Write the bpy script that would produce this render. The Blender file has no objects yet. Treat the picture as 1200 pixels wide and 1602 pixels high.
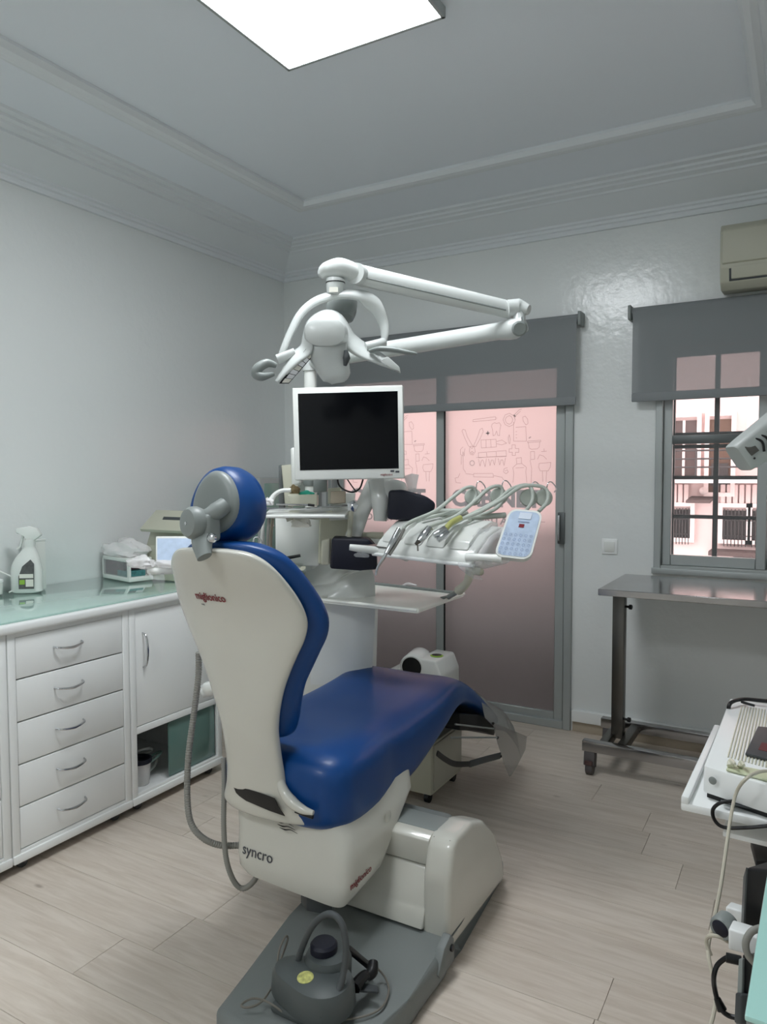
import bpy, bmesh, math, random
from mathutils import Vector, Matrix
# ------------------------------------------------------------ camera, world, exposure
S = bpy.context.scene
COL = S.collection
cam_data = bpy.data.cameras.new('camera'); cam = bpy.data.objects.new('camera', cam_data); COL.objects.link(cam)
cam_data.sensor_fit = 'VERTICAL'; cam_data.sensor_height = 36; cam_data.lens = 1153/1602*36; cam_data.clip_start = .02
yaw, pitch, roll = math.radians(29.8), math.radians(-2.9), math.radians(-.15)
fw = Vector((-math.sin(yaw)*math.cos(pitch), math.cos(yaw)*math.cos(pitch), math.sin(pitch)))
r0 = Vector((math.cos(yaw), math.sin(yaw), 0)); u0 = r0.cross(fw)
rr = r0*math.cos(roll)+u0*math.sin(roll); uu = -r0*math.sin(roll)+u0*math.cos(roll)
M = Matrix((rr, uu, -fw)).transposed().to_4x4(); M.translation = (0, 0, 1.45)
cam.matrix_world = M
S.camera = cam
S.view_settings.view_transform = 'Standard'; S.view_settings.look = 'None'
S.view_settings.gamma = 1; S.view_settings.use_curve_mapping = False
S.view_settings.exposure = 0.0
W = bpy.data.worlds.new('sky'); S.world = W; W.use_nodes = True
bg = W.node_tree.nodes['Background']; bg.inputs[0].default_value = (1, .955, .95, 1); bg.inputs[1].default_value = 3.9
S.cycles.max_bounces = 10; S.cycles.diffuse_bounces = 6; S.cycles.transparent_max_bounces = 16
S.cycles.caustics_reflective = False; S.cycles.caustics_refractive = False
S.cycles.sample_clamp_indirect = 4
LAMP_POWER = 28.5
random.seed(4)
PI = math.pi
# ------------------------------------------------------------ materials
def lin(c):
    return tuple((v/12.92 if v <= .04045 else ((v+.055)/1.055)**2.4) for v in [x/255 for x in c])
MATS = {}
def mat(name, col, rough=.5, metal=0, coat=0, bump=0, bscale=60, trans=0, ior=1.45, alpha=1, emis=0, spec=.5, var=0, vscale=3, sheen=0):
    m = bpy.data.materials.new(name); m.use_nodes = True
    nt = m.node_tree; b = nt.nodes['Principled BSDF']
    c = lin(col) if max(col) > 1.001 else col
    b.inputs['Base Color'].default_value = (*c, 1)
    b.inputs['Roughness'].default_value = rough; b.inputs['Metallic'].default_value = metal
    b.inputs['Coat Weight'].default_value = coat; b.inputs['Coat Roughness'].default_value = .08
    b.inputs['IOR'].default_value = ior; b.inputs['Transmission Weight'].default_value = trans
    b.inputs['Alpha'].default_value = alpha; b.inputs['Specular IOR Level'].default_value = spec
    if emis:
        b.inputs['Emission Color'].default_value = (*c, 1); b.inputs['Emission Strength'].default_value = emis
    tc = None
    if bump or var:
        tc = nt.nodes.new('ShaderNodeTexCoord')
    if bump:
        n = nt.nodes.new('ShaderNodeTexNoise'); n.inputs['Scale'].default_value = bscale; n.inputs['Detail'].default_value = 3
        bp = nt.nodes.new('ShaderNodeBump'); bp.inputs['Strength'].default_value = bump; bp.inputs['Distance'].default_value = .004
        nt.links.new(tc.outputs['Object'], n.inputs['Vector']); nt.links.new(n.outputs[0], bp.inputs['Height']); nt.links.new(bp.outputs[0], b.inputs['Normal'])
    if var:
        n = nt.nodes.new('ShaderNodeTexNoise'); n.inputs['Scale'].default_value = vscale; n.inputs['Detail'].default_value = 4
        rp = nt.nodes.new('ShaderNodeValToRGB')
        rp.color_ramp.elements[0].position = .3; rp.color_ramp.elements[1].position = .7
        rp.color_ramp.elements[0].color = (*[v*(1-var) for v in c], 1); rp.color_ramp.elements[1].color = (*[min(1, v*(1+var*.5)) for v in c], 1)
        nt.links.new(tc.outputs['Object'], n.inputs['Vector']); nt.links.new(n.outputs[0], rp.inputs[0]); nt.links.new(rp.outputs[0], b.inputs['Base Color'])
    MATS[name] = m
    return m
mat('wall_paint', (226, 229, 228), .2, bump=.42, bscale=26, spec=.6)
mat('ceiling_paint', (230, 235, 241), .7)
mat('trim_plaster', (226, 230, 233), .6)
mat('white_lacquer', (236, 238, 237), .3, spec=.5)
mat('white_plastic', (224, 226, 222), .25, coat=.3)
mat('shell_plastic', (203, 202, 193), .2, coat=.4, var=.03, vscale=5)
mat('cream_plastic', (206, 205, 186), .3)
mat('beige_plastic', (182, 181, 164), .45)
mat('grey_plastic', (132, 138, 136), .4)
mat('grey_cast', (118, 123, 122), .5, bump=.1, bscale=200)
mat('dark_grey', (62, 66, 68), .5)
mat('black', (12, 13, 15), .4)
mat('black_gloss', (5, 6, 9), .16, spec=.15)
mat('navy_black', (14, 17, 34), .55, bump=.3, bscale=14)
mat('blue_vinyl', (.002, .050, .205), .40, coat=.08, spec=.38)
mat('chrome', (200, 202, 204), .18, 1)
mat('steel', (176, 174, 174), .17, 1, bump=.05, bscale=30, var=.12, vscale=6)
mat('steel_dark', (104, 102, 98), .34, 1)
mat('aluminium', (168, 173, 172), .42, .3, bump=.03)
mat('aluminium_dark', (96, 100, 100), .45, .5)
mat('iron_black', (14, 12, 13), .5)
mat('glass_top', (176, 208, 198), .06, coat=1, spec=.7)
mat('desk_glass', (170, 216, 208), .08, coat=1, spec=.7)
mat('teal_glass', (92, 122, 116), .12, coat=.6)
mat('pale_teal', (128, 156, 146), .2, coat=.4)
mat('red_print', (120, 22, 34), .5)
mat('grey_print', (70, 72, 78), .5)
mat('label_print', (92, 92, 92), .5, var=.3, vscale=60)
mat('green_print', (146, 186, 70), .5)
mat('blue_pad', (184, 200, 222), .2, coat=.6, var=.10, vscale=40)
mat('pad_print', (150, 164, 192), .4)
mat('hose_grey', (138, 137, 131), .5)
mat('hose_light', (190, 196, 188), .4)
mat('hose_yellow', (176, 178, 110), .4)
mat('cable_grey', (112, 108, 100), .5)
mat('cable_cream', (190, 184, 168), .45)
mat('turquoise', (64, 196, 168), .4)
mat('brown', (120, 104, 72), .6)
mat('caster_grey', (84, 80, 80), .5)
mat('caster_red', (82, 58, 56), .5)
mat('paper', (226, 224, 214), .7)
mat('art_line', (192, 168, 168), .6)
mat('letter_grey', (200, 190, 192), .6)
mat('facade_paint', (206, 180, 177), .85, var=.08, vscale=.6)
mat('facade_trim', (222, 200, 197), .8)
mat('far_window', (46, 36, 36), .3)
mat('far_curtain', (78, 60, 58), .8)
mat('far_wood', (84, 56, 42), .6)
mat('far_dark', (62, 54, 54), .8)
mat('rust_beige', (176, 164, 146), .7)
mat('sticker', (196, 196, 120), .5, var=.4, vscale=90)
mat('purple_row', (110, 70, 84), .5, var=.5, vscale=60)
mat('teal_row', (70, 128, 130), .5, var=.4, vscale=60)
m = mat('lamp_panel', (250, 252, 255), .5, emis=LAMP_POWER); m.node_tree.nodes['Principled BSDF'].inputs['Emission Color'].default_value = (.93, .97, 1, 1)
mat('mirror', (210, 210, 214), .05, 1)
mat('dark_mirror', (28, 30, 34), .1, .6)
def thin_mat(name, col, alpha, rough=.1, spec=.6):
    m = mat(name, col, rough, alpha=alpha, spec=spec, coat=.3); return m
thin_mat('clear_glass', (235, 240, 240), .06, .02)
thin_mat('film_plastic', (210, 212, 214), .2, .16)
thin_mat('bag_plastic', (242, 240, 240), .62, .25)
thin_mat('smoked_film', (150, 149, 147), .5, .18)
thin_mat('shelf_glass', (120, 146, 138), .5, .05)
def blind_mat():
    m = bpy.data.materials.new('blind_fabric'); m.use_nodes = True; nt = m.node_tree
    b = nt.nodes['Principled BSDF']; b.inputs['Base Color'].default_value = (*lin((132, 136, 138)), 1); b.inputs['Roughness'].default_value = .85
    w = nt.nodes.new('ShaderNodeTexNoise'); w.inputs['Scale'].default_value = 260
    tr = nt.nodes.new('ShaderNodeBsdfTransparent'); mx = nt.nodes.new('ShaderNodeMixShader'); mx.inputs[0].default_value = .13
    bp = nt.nodes.new('ShaderNodeBump'); bp.inputs['Strength'].default_value = .15; bp.inputs['Distance'].default_value = .002
    nt.links.new(w.outputs[0], bp.inputs['Height']); nt.links.new(bp.outputs[0], b.inputs['Normal'])
    nt.links.new(b.outputs[0], mx.inputs[1]); nt.links.new(tr.outputs[0], mx.inputs[2]); nt.links.new(mx.outputs[0], nt.nodes['Material Output'].inputs[0])
    MATS['blind_fabric'] = m
blind_mat()
def frosted_mat():
    m = bpy.data.materials.new('frosted_film'); m.use_nodes = True; nt = m.node_tree
    nt.nodes.remove(nt.nodes['Principled BSDF'])
    t = nt.nodes.new('ShaderNodeBsdfTranslucent'); t.inputs[0].default_value = (.99, .95, .945, 1)
    rf = nt.nodes.new('ShaderNodeBsdfRefraction'); rf.inputs['Color'].default_value = (1, .95, .95, 1); rf.inputs['Roughness'].default_value = .75; rf.inputs['IOR'].default_value = 1.16
    g = nt.nodes.new('ShaderNodeBsdfGlossy'); g.inputs['Roughness'].default_value = .22
    d = nt.nodes.new('ShaderNodeBsdfDiffuse'); d.inputs[0].default_value = (.16, .14, .14, 1)
    a = nt.nodes.new('ShaderNodeMixShader'); a.inputs[0].default_value = .5
    b = nt.nodes.new('ShaderNodeMixShader'); b.inputs[0].default_value = .05
    c = nt.nodes.new('ShaderNodeMixShader'); f = nt.nodes.new('ShaderNodeFresnel'); f.inputs[0].default_value = 1.35
    nt.links.new(t.outputs[0], a.inputs[1]); nt.links.new(rf.outputs[0], a.inputs[2])
    nt.links.new(a.outputs[0], b.inputs[1]); nt.links.new(d.outputs[0], b.inputs[2])
    nt.links.new(f.outputs[0], c.inputs[0]); nt.links.new(b.outputs[0], c.inputs[1]); nt.links.new(g.outputs[0], c.inputs[2])
    nt.links.new(c.outputs[0], nt.nodes['Material Output'].inputs[0]); MATS['frosted_film'] = m
frosted_mat()
def plank_mat():
    m = bpy.data.materials.new('oak_laminate'); m.use_nodes = True; nt = m.node_tree; L = nt.links
    b = nt.nodes['Principled BSDF']; b.inputs['Roughness'].default_value = .42; b.inputs['Specular IOR Level'].default_value = .4
    tc = nt.nodes.new('ShaderNodeTexCoord'); oi = nt.nodes.new('ShaderNodeObjectInfo')
    add = nt.nodes.new('ShaderNodeVectorMath'); add.operation = 'ADD'
    sc = nt.nodes.new('ShaderNodeVectorMath'); sc.operation = 'SCALE'; sc.inputs['Scale'].default_value = 40
    L.new(oi.outputs['Random'], sc.inputs[0]); L.new(tc.outputs['Object'], add.inputs[0]); L.new(sc.outputs[0], add.inputs[1])
    mp = nt.nodes.new('ShaderNodeMapping'); mp.inputs['Scale'].default_value = (1.2, 13, 13); L.new(add.outputs[0], mp.inputs['Vector'])
    n1 = nt.nodes.new('ShaderNodeTexNoise'); n1.inputs['Scale'].default_value = 3.2; n1.inputs['Detail'].default_value = 8; n1.inputs['Roughness'].default_value = .62; n1.inputs['Distortion'].default_value = .6
    L.new(mp.outputs[0], n1.inputs['Vector'])
    rp = nt.nodes.new('ShaderNodeValToRGB'); e = rp.color_ramp.elements
    e[0].position = .32; e[0].color = (*lin((196, 183, 169)), 1); e[1].position = .62; e[1].color = (*lin((214, 203, 191)), 1)
    L.new(n1.outputs[0], rp.inputs[0])
    vo = nt.nodes.new('ShaderNodeTexVoronoi'); vo.inputs['Scale'].default_value = 2.2
    mp2 = nt.nodes.new('ShaderNodeMapping'); mp2.inputs['Scale'].default_value = (1, 2.2, 1); L.new(add.outputs[0], mp2.inputs['Vector']); L.new(mp2.outputs[0], vo.inputs['Vector'])
    kr = nt.nodes.new('ShaderNodeValToRGB'); kr.color_ramp.elements[0].position = .02; kr.color_ramp.elements[0].color = (.35, .3, .26, 1); kr.color_ramp.elements[1].position = .06; kr.color_ramp.elements[1].color = (1, 1, 1, 1)
    L.new(vo.outputs['Distance'], kr.inputs[0])
    mu = nt.nodes.new('ShaderNodeMix'); mu.data_type = 'RGBA'; mu.blend_type = 'MULTIPLY'; mu.inputs[0].default_value = .6
    L.new(rp.outputs[0], mu.inputs[6]); L.new(kr.outputs[0], mu.inputs[7])
    hs = nt.nodes.new('ShaderNodeHueSaturation')
    mr = nt.nodes.new('ShaderNodeMapRange'); mr.inputs[3].default_value = .93; mr.inputs[4].default_value = 1.05
    L.new(oi.outputs['Random'], mr.inputs[0]); L.new(mr.outputs[0], hs.inputs['Value']); L.new(mu.outputs[2], hs.inputs['Color'])
    L.new(hs.outputs[0], b.inputs['Base Color'])
    bp = nt.nodes.new('ShaderNodeBump'); bp.inputs['Strength'].default_value = .12; bp.inputs['Distance'].default_value = .002
    L.new(n1.outputs[0], bp.inputs['Height']); L.new(bp.outputs[0], b.inputs['Normal'])
    MATS['oak_laminate'] = m
plank_mat()
# ------------------------------------------------------------ object helpers
ORG = {}
def tag(o, label=None, cat=None, group=None, kind=None):
    if label: o['label'] = label
    if cat: o['category'] = cat
    if group: o['group'] = group
    if kind: o['kind'] = kind
    return o
def thing(name, loc, label, cat, group=None):
    o = bpy.data.objects.new(name, None); COL.objects.link(o); o.location = loc; o.empty_display_size = .05
    ORG[o.name] = Vector(loc)
    return tag(o, label, cat, group)
def obj(name, bm, m, parent=None, label=None, cat=None, group=None, kind=None, smooth=True, angle=40):
    if parent is None:
        xs = [v.co for v in bm.verts]
        org = Vector((sum((min(c[i] for c in xs), max(c[i] for c in xs)))/2 if i < 2 else min(c[i] for c in xs) for i in range(3)))
    else: org = ORG[parent.name]
    bmesh.ops.translate(bm, verts=bm.verts, vec=-org)
    bmesh.ops.recalc_face_normals(bm, faces=bm.faces)
    me = bpy.data.meshes.new(name)
    if smooth:
        for f in bm.faces: f.smooth = True
        ca = math.radians(angle)
        for e in bm.edges:
            if len(e.link_faces) == 2 and e.calc_face_angle(0) > ca: e.smooth = False
    bm.to_mesh(me); bm.free()
    ml = m if isinstance(m, (list, tuple)) else [m]
    for k in ml: me.materials.append(MATS[k])
    o = bpy.data.objects.new(name, me); COL.objects.link(o)
    ORG[o.name] = org
    if parent is None: o.location = org
    else: o.parent = parent
    return tag(o, label, cat, group, kind)
def struct(name, bm, m, parent=None, **k):
    return obj(name, bm, m, parent, kind=None if parent else 'structure', **k)
def B(): return bmesh.new()
def merge(bm, tmp, mi=0):
    vm = {v: bm.verts.new(v.co) for v in tmp.verts}
    for f in tmp.faces:
        try: nf = bm.faces.new([vm[v] for v in f.verts]); nf.material_index = mi
        except ValueError: pass
    tmp.free(); return bm
def box(bm, x, y, z, bev=0, seg=2, mtx=None, mi=0):
    t = B(); bmesh.ops.create_cube(t, size=1)
    bmesh.ops.scale(t, vec=(abs(x[1]-x[0]), abs(y[1]-y[0]), abs(z[1]-z[0])), verts=t.verts)
    bmesh.ops.translate(t, vec=(sum(x)/2, sum(y)/2, sum(z)/2), verts=t.verts)
    if bev: bmesh.ops.bevel(t, geom=t.edges[:], offset=bev, segments=seg, affect='EDGES', profile=.5)
    if mtx is not None: bmesh.ops.transform(t, matrix=mtx, verts=t.verts)
    return merge(bm, t, mi)
def bx(x, y, z, bev=0, seg=2, mtx=None): return box(B(), x, y, z, bev, seg, mtx)
def frame(O, U, V, N=None):
    U = Vector(U).normalized(); V = Vector(V); N = U.cross(V).normalized() if N is None else Vector(N).normalized(); V = N.cross(U).normalized()
    m = Matrix((U, V, N)).transposed().to_4x4(); m.translation = O; return m
def prism(bm, pts, axis, a, b, bev=0, seg=2, mtx=None):
    t = B(); ax = 'xyz'.index(axis)
    def P3(p, w):
        q = list(p); q.insert(ax, w); return q
    v0 = [t.verts.new(P3(p, a)) for p in pts]; v1 = [t.verts.new(P3(p, b)) for p in pts]
    t.faces.new(v0); t.faces.new(v1[::-1]); n = len(pts)
    for i in range(n): t.faces.new((v0[i], v1[i], v1[(i+1) % n], v0[(i+1) % n]))
    if bev: bmesh.ops.bevel(t, geom=t.edges[:], offset=bev, segments=seg, affect='EDGES', profile=.5)
    if mtx is not None: bmesh.ops.transform(t, matrix=mtx, verts=t.verts)
    return merge(bm, t)
def smooth_pts(pts, k=6):
    P_ = [Vector(p) for p in pts]
    if len(P_) < 3 or k <= 1: return P_
    out = []
    for i in range(len(P_)-1):
        p0 = P_[i-1] if i else P_[0]*2-P_[1]; p1 = P_[i]; p2 = P_[i+1]; p3 = P_[i+2] if i+2 < len(P_) else P_[-1]*2-P_[-2]
        for j in range(k):
            t = j/k
            out.append(.5*((2*p1)+(p2-p0)*t+(2*p0-5*p1+4*p2-p3)*t*t+(3*p1-p0-3*p2+p3)*t**3))
    out.append(P_[-1]); return out
def tube(bm, pts, r, n=10, k=6, rib=0, flat=None):
    P_ = smooth_pts(pts, k); N_ = len(P_)
    if rib:   # resample densely for corrugation
        L = [0]
        for i in range(1, N_): L.append(L[-1]+(P_[i]-P_[i-1]).length)
        cnt = int(L[-1]/rib); Q = []; j = 0
        for i in range(cnt+1):
            s = L[-1]*i/cnt
            while j < N_-2 and L[j+1] < s: j += 1
            t = (s-L[j])/max(1e-9, L[j+1]-L[j]); Q.append(P_[j].lerp(P_[j+1], t))
        P_ = Q; N_ = len(P_)
    rs = [r]*N_ if not isinstance(r, (list, tuple)) else [r[min(len(r)-1, int(i/(N_-1)*(len(r)-1)))]*(1-(i/(N_-1)*(len(r)-1))%1)+r[min(len(r)-1, int(i/(N_-1)*(len(r)-1))+1)]*((i/(N_-1)*(len(r)-1))%1) for i in range(N_)]
    if rib: rs = [q*(1.0 if i % 2 else .86) for i, q in enumerate(rs)]
    T = [(P_[min(i+1, N_-1)]-P_[max(i-1, 0)]).normalized() for i in range(N_)]
    up = Vector((0, 0, 1)) if abs(T[0].z) < .9 else Vector((1, 0, 0))
    if flat: up = Vector(flat[2])
    a = (up-T[0]*up.dot(T[0])).normalized(); rings = []
    for i in range(N_):
        if flat: a = Vector(flat[2])
        a = (a-T[i]*a.dot(T[i])); a = a.normalized() if a.length > 1e-6 else T[i].orthogonal().normalized()
        b = T[i].cross(a)
        fa, fb = (flat[0], flat[1]) if flat else (1, 1)
        rings.append([P_[i]+(a*math.cos(2*PI*j/n)*fa+b*math.sin(2*PI*j/n)*fb)*rs[i] for j in range(n)])
    return loft(bm, rings)
def loft(bm, rings, cap=True, closed=True):
    vs = [[bm.verts.new(p) for p in r] for r in rings]; n = len(rings[0])
    for i in range(len(vs)-1):
        for j in range(n if closed else n-1):
            bm.faces.new((vs[i][j], vs[i][(j+1) % n], vs[i+1][(j+1) % n], vs[i+1][j]))
    if cap: bm.faces.new(vs[0][::-1]); bm.faces.new(vs[-1])
    return bm
def sring(c, u, v, a, b, e=2.5, n=28):
    c, u, v = Vector(c), Vector(u), Vector(v); out = []
    for j in range(n):
        t = 2*PI*j/n; ct, st = math.cos(t), math.sin(t)
        out.append(c+u*a*math.copysign(abs(ct)**(2/e), ct)+v*b*math.copysign(abs(st)**(2/e), st))
    return out
def lathe(bm, prof, c, axis=(0, 0, 1), n=24):
    ax = Vector(axis).normalized(); a = ax.orthogonal().normalized(); b = ax.cross(a); c = Vector(c)
    return loft(bm, [[c+ax*z+(a*math.cos(2*PI*j/n)+b*math.sin(2*PI*j/n))*max(r, 1e-4) for j in range(n)] for r, z in prof])
def cyl(bm, p, q, r, n=16): 
    p, q = Vector(p), Vector(q); d = (q-p).length; return lathe(bm, [(r, 0), (r, d)], p, q-p, n)
def sub(bm, lv=1):
    bmesh.ops.subdivide_edges(bm, edges=bm.edges[:], cuts=lv, use_grid_fill=True, smooth=.5); return bm
def sheet(pts, th=.002):     # grid of points -> thin solid sheet
    bm = B(); vs = [[bm.verts.new(p) for p in row] for row in pts]
    for i in range(len(vs)-1):
        for j in range(len(vs[0])-1): bm.faces.new((vs[i][j], vs[i][j+1], vs[i+1][j+1], vs[i+1][j]))
    bmesh.ops.recalc_face_normals(bm, faces=bm.faces)
    bmesh.ops.solidify(bm, geom=bm.faces[:], thickness=th)
    return bm
def quad(c, th, bev=0):   # slab from four corners (bl, br, tr, tl), thickness away from viewer side
    c = [Vector(p) for p in c]; n = (c[1]-c[0]).cross(c[3]-c[0]).normalized()
    bm = B(); f = [bm.verts.new(p) for p in c]; g = [bm.verts.new(p-n*th) for p in c]
    bm.faces.new(f); bm.faces.new(g[::-1])
    for i in range(4): bm.faces.new((f[i], g[i], g[(i+1) % 4], f[(i+1) % 4]))
    if bev: bmesh.ops.bevel(bm, geom=bm.edges[:], offset=bev, segments=3, affect='EDGES', profile=.5)
    return bm
def qp(c, u, v, off=0):   # point on the quad at u,v in 0..1, lifted by off
    c = [Vector(p) for p in c]; n = (c[1]-c[0]).cross(c[3]-c[0]).normalized()
    return c[0]*(1-u)*(1-v)+c[1]*u*(1-v)+c[2]*u*v+c[3]*(1-u)*v+n*off
def subquad(c, u0_, v0_, u1_, v1_, off): return [qp(c, u0_, v0_, off), qp(c, u1_, v0_, off), qp(c, u1_, v1_, off), qp(c, u0_, v1_, off)]
def text(name, s, size, mtx, m, parent, th=.0008, shear=0, sx=1, bold=0, label=None):
    cu = bpy.data.curves.new(name, 'FONT'); cu.body = s; cu.size = size; cu.extrude = th; cu.shear = shear; cu.offset = bold; cu.align_x = 'LEFT'; cu.resolution_u = 3
    t = bpy.data.objects.new('tmp', cu); COL.objects.link(t)
    dg = bpy.context.evaluated_depsgraph_get(); me = bpy.data.meshes.new_from_object(t.evaluated_get(dg))
    bpy.data.objects.remove(t); bpy.data.curves.remove(cu)
    me.transform(Matrix.Diagonal((sx, 1, 1, 1))); me.transform(mtx)
    bm = B(); bm.from_mesh(me); bpy.data.meshes.remove(me); bmesh.ops.triangulate(bm, faces=bm.faces[:])
    return obj(name, bm, m, parent, smooth=False, label=label)
def wrap(o, target, d, off=.0022):   # lay flat lettering onto a curved body
    from mathutils.bvhtree import BVHTree
    me = target.data; bt = BVHTree.FromPolygons([v.co+ORG[target.name]*0 for v in me.vertices], [list(p.vertices) for p in me.polygons])
    d = Vector(d).normalized(); sh = ORG[o.name]-ORG[target.name]
    ks = [v.co.dot(d) for v in o.data.vertices]; k0 = min(ks)
    for v, k in zip(o.data.vertices, ks):
        p = v.co-d*(k-k0)+sh; h = bt.ray_cast(p-d*.3, d)
        if h[0]: v.co = h[0]-sh-d*(off+(.0008 if k-k0 < .0004 else 0))
def copy_tree(o, dloc, label=None):
    c = o.copy(); COL.objects.link(c); ORG[c.name] = ORG[o.name]
    c.location = Vector(o.location)+Vector(dloc)
    if label: c['label'] = label
    for ch in [x for x in bpy.data.objects if x.parent == o]:
        d = ch.copy(); COL.objects.link(d); d.parent = c
        for g in [x for x in bpy.data.objects if x.parent == ch]:
            e = g.copy(); COL.objects.link(e); e.parent = d
    return c
mat('grey_ctrl', (78, 84, 84), .45)
mat('grey_dark_rubber', (70, 74, 76), .5)
mat('wall_grey', (168, 172, 170), .5)
mat('grey_lens', (182, 186, 184), .25, coat=.5)
mat('pad_light', (206, 214, 228), .3)
mat('beige_white', (196, 194, 180), .35)
mat('red_dim', (96, 40, 44), .6)
mat('hose_yellow_pale', (198, 204, 172), .4)
mat('grey_light', (166, 170, 168), .45)
mat('balcony_dark', (24, 22, 24), .9)
mat('tray_white', (242, 243, 236), .4)
mat('lamp_white', (198, 202, 200), .28, coat=.25)

# ------------------------------------------------------------ the room
XL, XR, YB, YF, ZC = -3.13, .95, 4.10, -1.5, 2.93
fl = struct('floor', bx((XL-.1, XR+.1), (YF-.1, YB+.1), (-.08, -.006)), 'dark_grey')
PL, PW = 1.22, .19
pb = bx((0, PL-.0012), (0, PW-.0012), (-.008, 0), .0008, 1)
plank_me = None
row = 0; y = YF
while y < YB:
    x = XL-random.random()*PL
    while x < XR:
        x1 = max(x, XL); x2 = min(x+PL, XR); y2 = min(y+PW, YB)
        if x2-x1 > .03:
            if x1 == x and x2 == x+PL and y2 == y+PW:
                if plank_me is None:
                    o = obj('plank', pb, 'oak_laminate', fl); plank_me = o.data
                    for v in plank_me.vertices: v.co += ORG[fl.name]
                else:
                    o = bpy.data.objects.new('plank', plank_me); COL.objects.link(o); o.parent = fl
            else:
                o = obj('plank', bx((0, x2-x1-.0012), (0, y2-y-.0012), (-.008, 0)), 'oak_laminate', fl)
                for v in o.data.vertices: v.co += ORG[fl.name]
            o.location = Vector((x1, y, 0))-ORG[fl.name]
        x += PL
    y += PW; row += 1
struct('ceiling', bx((XL-.1, XR+.1), (YF-.1, YB+.2), (ZC, ZC+.1)), 'ceiling_paint')
struct('wall_left', bx((XL-.12, XL), (YF-.1, YB+.2), (-.08, ZC+.1)), 'wall_paint')
struct('wall_right', bx((XR, XR+.12), (YF-.1, YB+.2), (-.08, ZC+.1)), 'wall_paint')
struct('wall_front', bx((XL, XR), (YF-.12, YF), (-.08, ZC+.1)), 'wall_paint')
bm = B(); DX0, DX1, DZ = -2.78, -1.125, 2.14; WX0, WX1, WZ0, WZ1 = -.69, .37, .935, 2.14
for x, z in (((XL, DX0), (-.08, ZC)), ((DX0, DX1), (DZ, ZC)), ((DX1, WX0), (-.08, ZC)), ((WX0, WX1), (-.08, WZ0)), ((WX0, WX1), (WZ1, ZC)), ((WX1, XR), (-.08, ZC)), ((DX0, DX1), (-.08, 0))):
    box(bm, x, (YB, YB+.2), z)
struct('wall_back', bm, 'wall_paint')
# crown moulding: stepped cove profile (distance from wall, z)
crown = [(0, 2.76), (.018, 2.76), (.022, 2.768), (.022, 2.782), (.034, 2.786), (.036, 2.80), (.05, 2.804), (.052, 2.815), (.075, 2.823), (.13, 2.845), (.19, 2.876), (.205, 2.88), (.207, 2.89), (.245, 2.897), (.25, 2.905), (.275, 2.908), (.28, 2.918), (.315, 2.92), (.32, 2.93), (0, 2.93)]
def crown_run(name, w2p, a, b):
    prof = [w2p(d) for d, z in crown]
    bm = B()
    loft(bm, [[w2p(d, z, a(d)) for d, z in crown], [w2p(d, z, b(d)) for d, z in crown]])
    struct(name, bm, 'trim_plaster', angle=25)
crown_run('trim_1', lambda d, z=0, t=0: (XL+d, t, z), lambda d: YF+d, lambda d: YB-d)
crown_run('trim_2', lambda d, z=0, t=0: (t, YB-d, z), lambda d: XL+d, lambda d: XR-d)
crown_run('trim_3', lambda d, z=0, t=0: (XR-d, t, z), lambda d: YF+d, lambda d: YB-d)
crown_run('trim_4', lambda d, z=0, t=0: (t, YF+d, z), lambda d: XL+d, lambda d: XR-d)
# ceiling panel mouldings: two ribbed rectangular frames, one either side of the room
def ceiling_frame(name, x0, x1, y0, y1):
    prof = [(0, 0), (0, -.012), (.012, -.016), (.024, -.012), (.028, -.022), (.045, -.026), (.06, -.022), (.064, -.03), (.085, -.036), (.105, -.03), (.12, -.012), (.12, 0)]
    bm = B(); n = len(prof)
    cs = [(x0, y0, 1, 1), (x1, y0, -1, 1), (x1, y1, -1, -1), (x0, y1, 1, -1)]
    vs = [[bm.verts.new((cx+sx*d, cy+sy*d, ZC+h)) for d, h in prof] for cx, cy, sx, sy in cs]
    for i in range(4):
        for j in range(n-1): bm.faces.new((vs[i][j], vs[i][j+1], vs[(i+1) % 4][j+1], vs[(i+1) % 4][j]))
    struct(name, bm, 'trim_plaster', angle=25)
ceiling_frame('trim_5', -2.50, -.10, -.9, 3.42)
# baseboard and cable trunking right of the door
struct('baseboard_back', bx((-1.115, XR), (YB-.012, YB), (0, .062), .002), 'rust_beige')
struct('baseboard_left', bx((XL, XL+.012), (YF, YB), (0, .07), .002), 'rust_beige')
tr = struct('trim_6', bx((-1.115, XR), (YB-.03, YB), (.06, .125), .004), 'white_lacquer')
# ------------------------------------------------------------ sliding door
def ring_frame(x0, x1, z0, z1, w, y0, y1, bev=.003, wb=None):
    bm = B(); wb = w if wb is None else wb
    box(bm, (x0, x0+w), (y0, y1), (z0, z1), bev, 1); box(bm, (x1-w, x1), (y0, y1), (z0, z1), bev, 1)
    box(bm, (x0+w, x1-w), (y0, y1), (z1-w, z1), bev, 1); box(bm, (x0+w, x1-w), (y0, y1), (z0, z0+wb), bev, 1)
    return bm
d1 = struct('door_1', ring_frame(DX0, DX1, 0, DZ, .045, YB-.02, YB+.1), 'aluminium')
def leaf(x0, x1, y0, first):
    f = obj('door_leaf', ring_frame(x0, x1, .012, 2.10, .052, y0, y0+.035, .003, .075), 'aluminium', d1)
    g = obj('frosted_pane', bx((x0+.052, x1-.052), (y0+.014, y0+.02), (.087, 2.048)), 'frosted_film', f, label='frosted pane printed with grey dental line drawings')
    return f
fr = leaf(-1.975, -1.175, YB+.0, 1); fl2 = leaf(-2.735, -1.925, YB+.045, 0)
obj('door_seal', bx((-1.923, -1.916), (YB+.006, YB+.012), (.09, 2.045)), 'black', d1)
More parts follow.
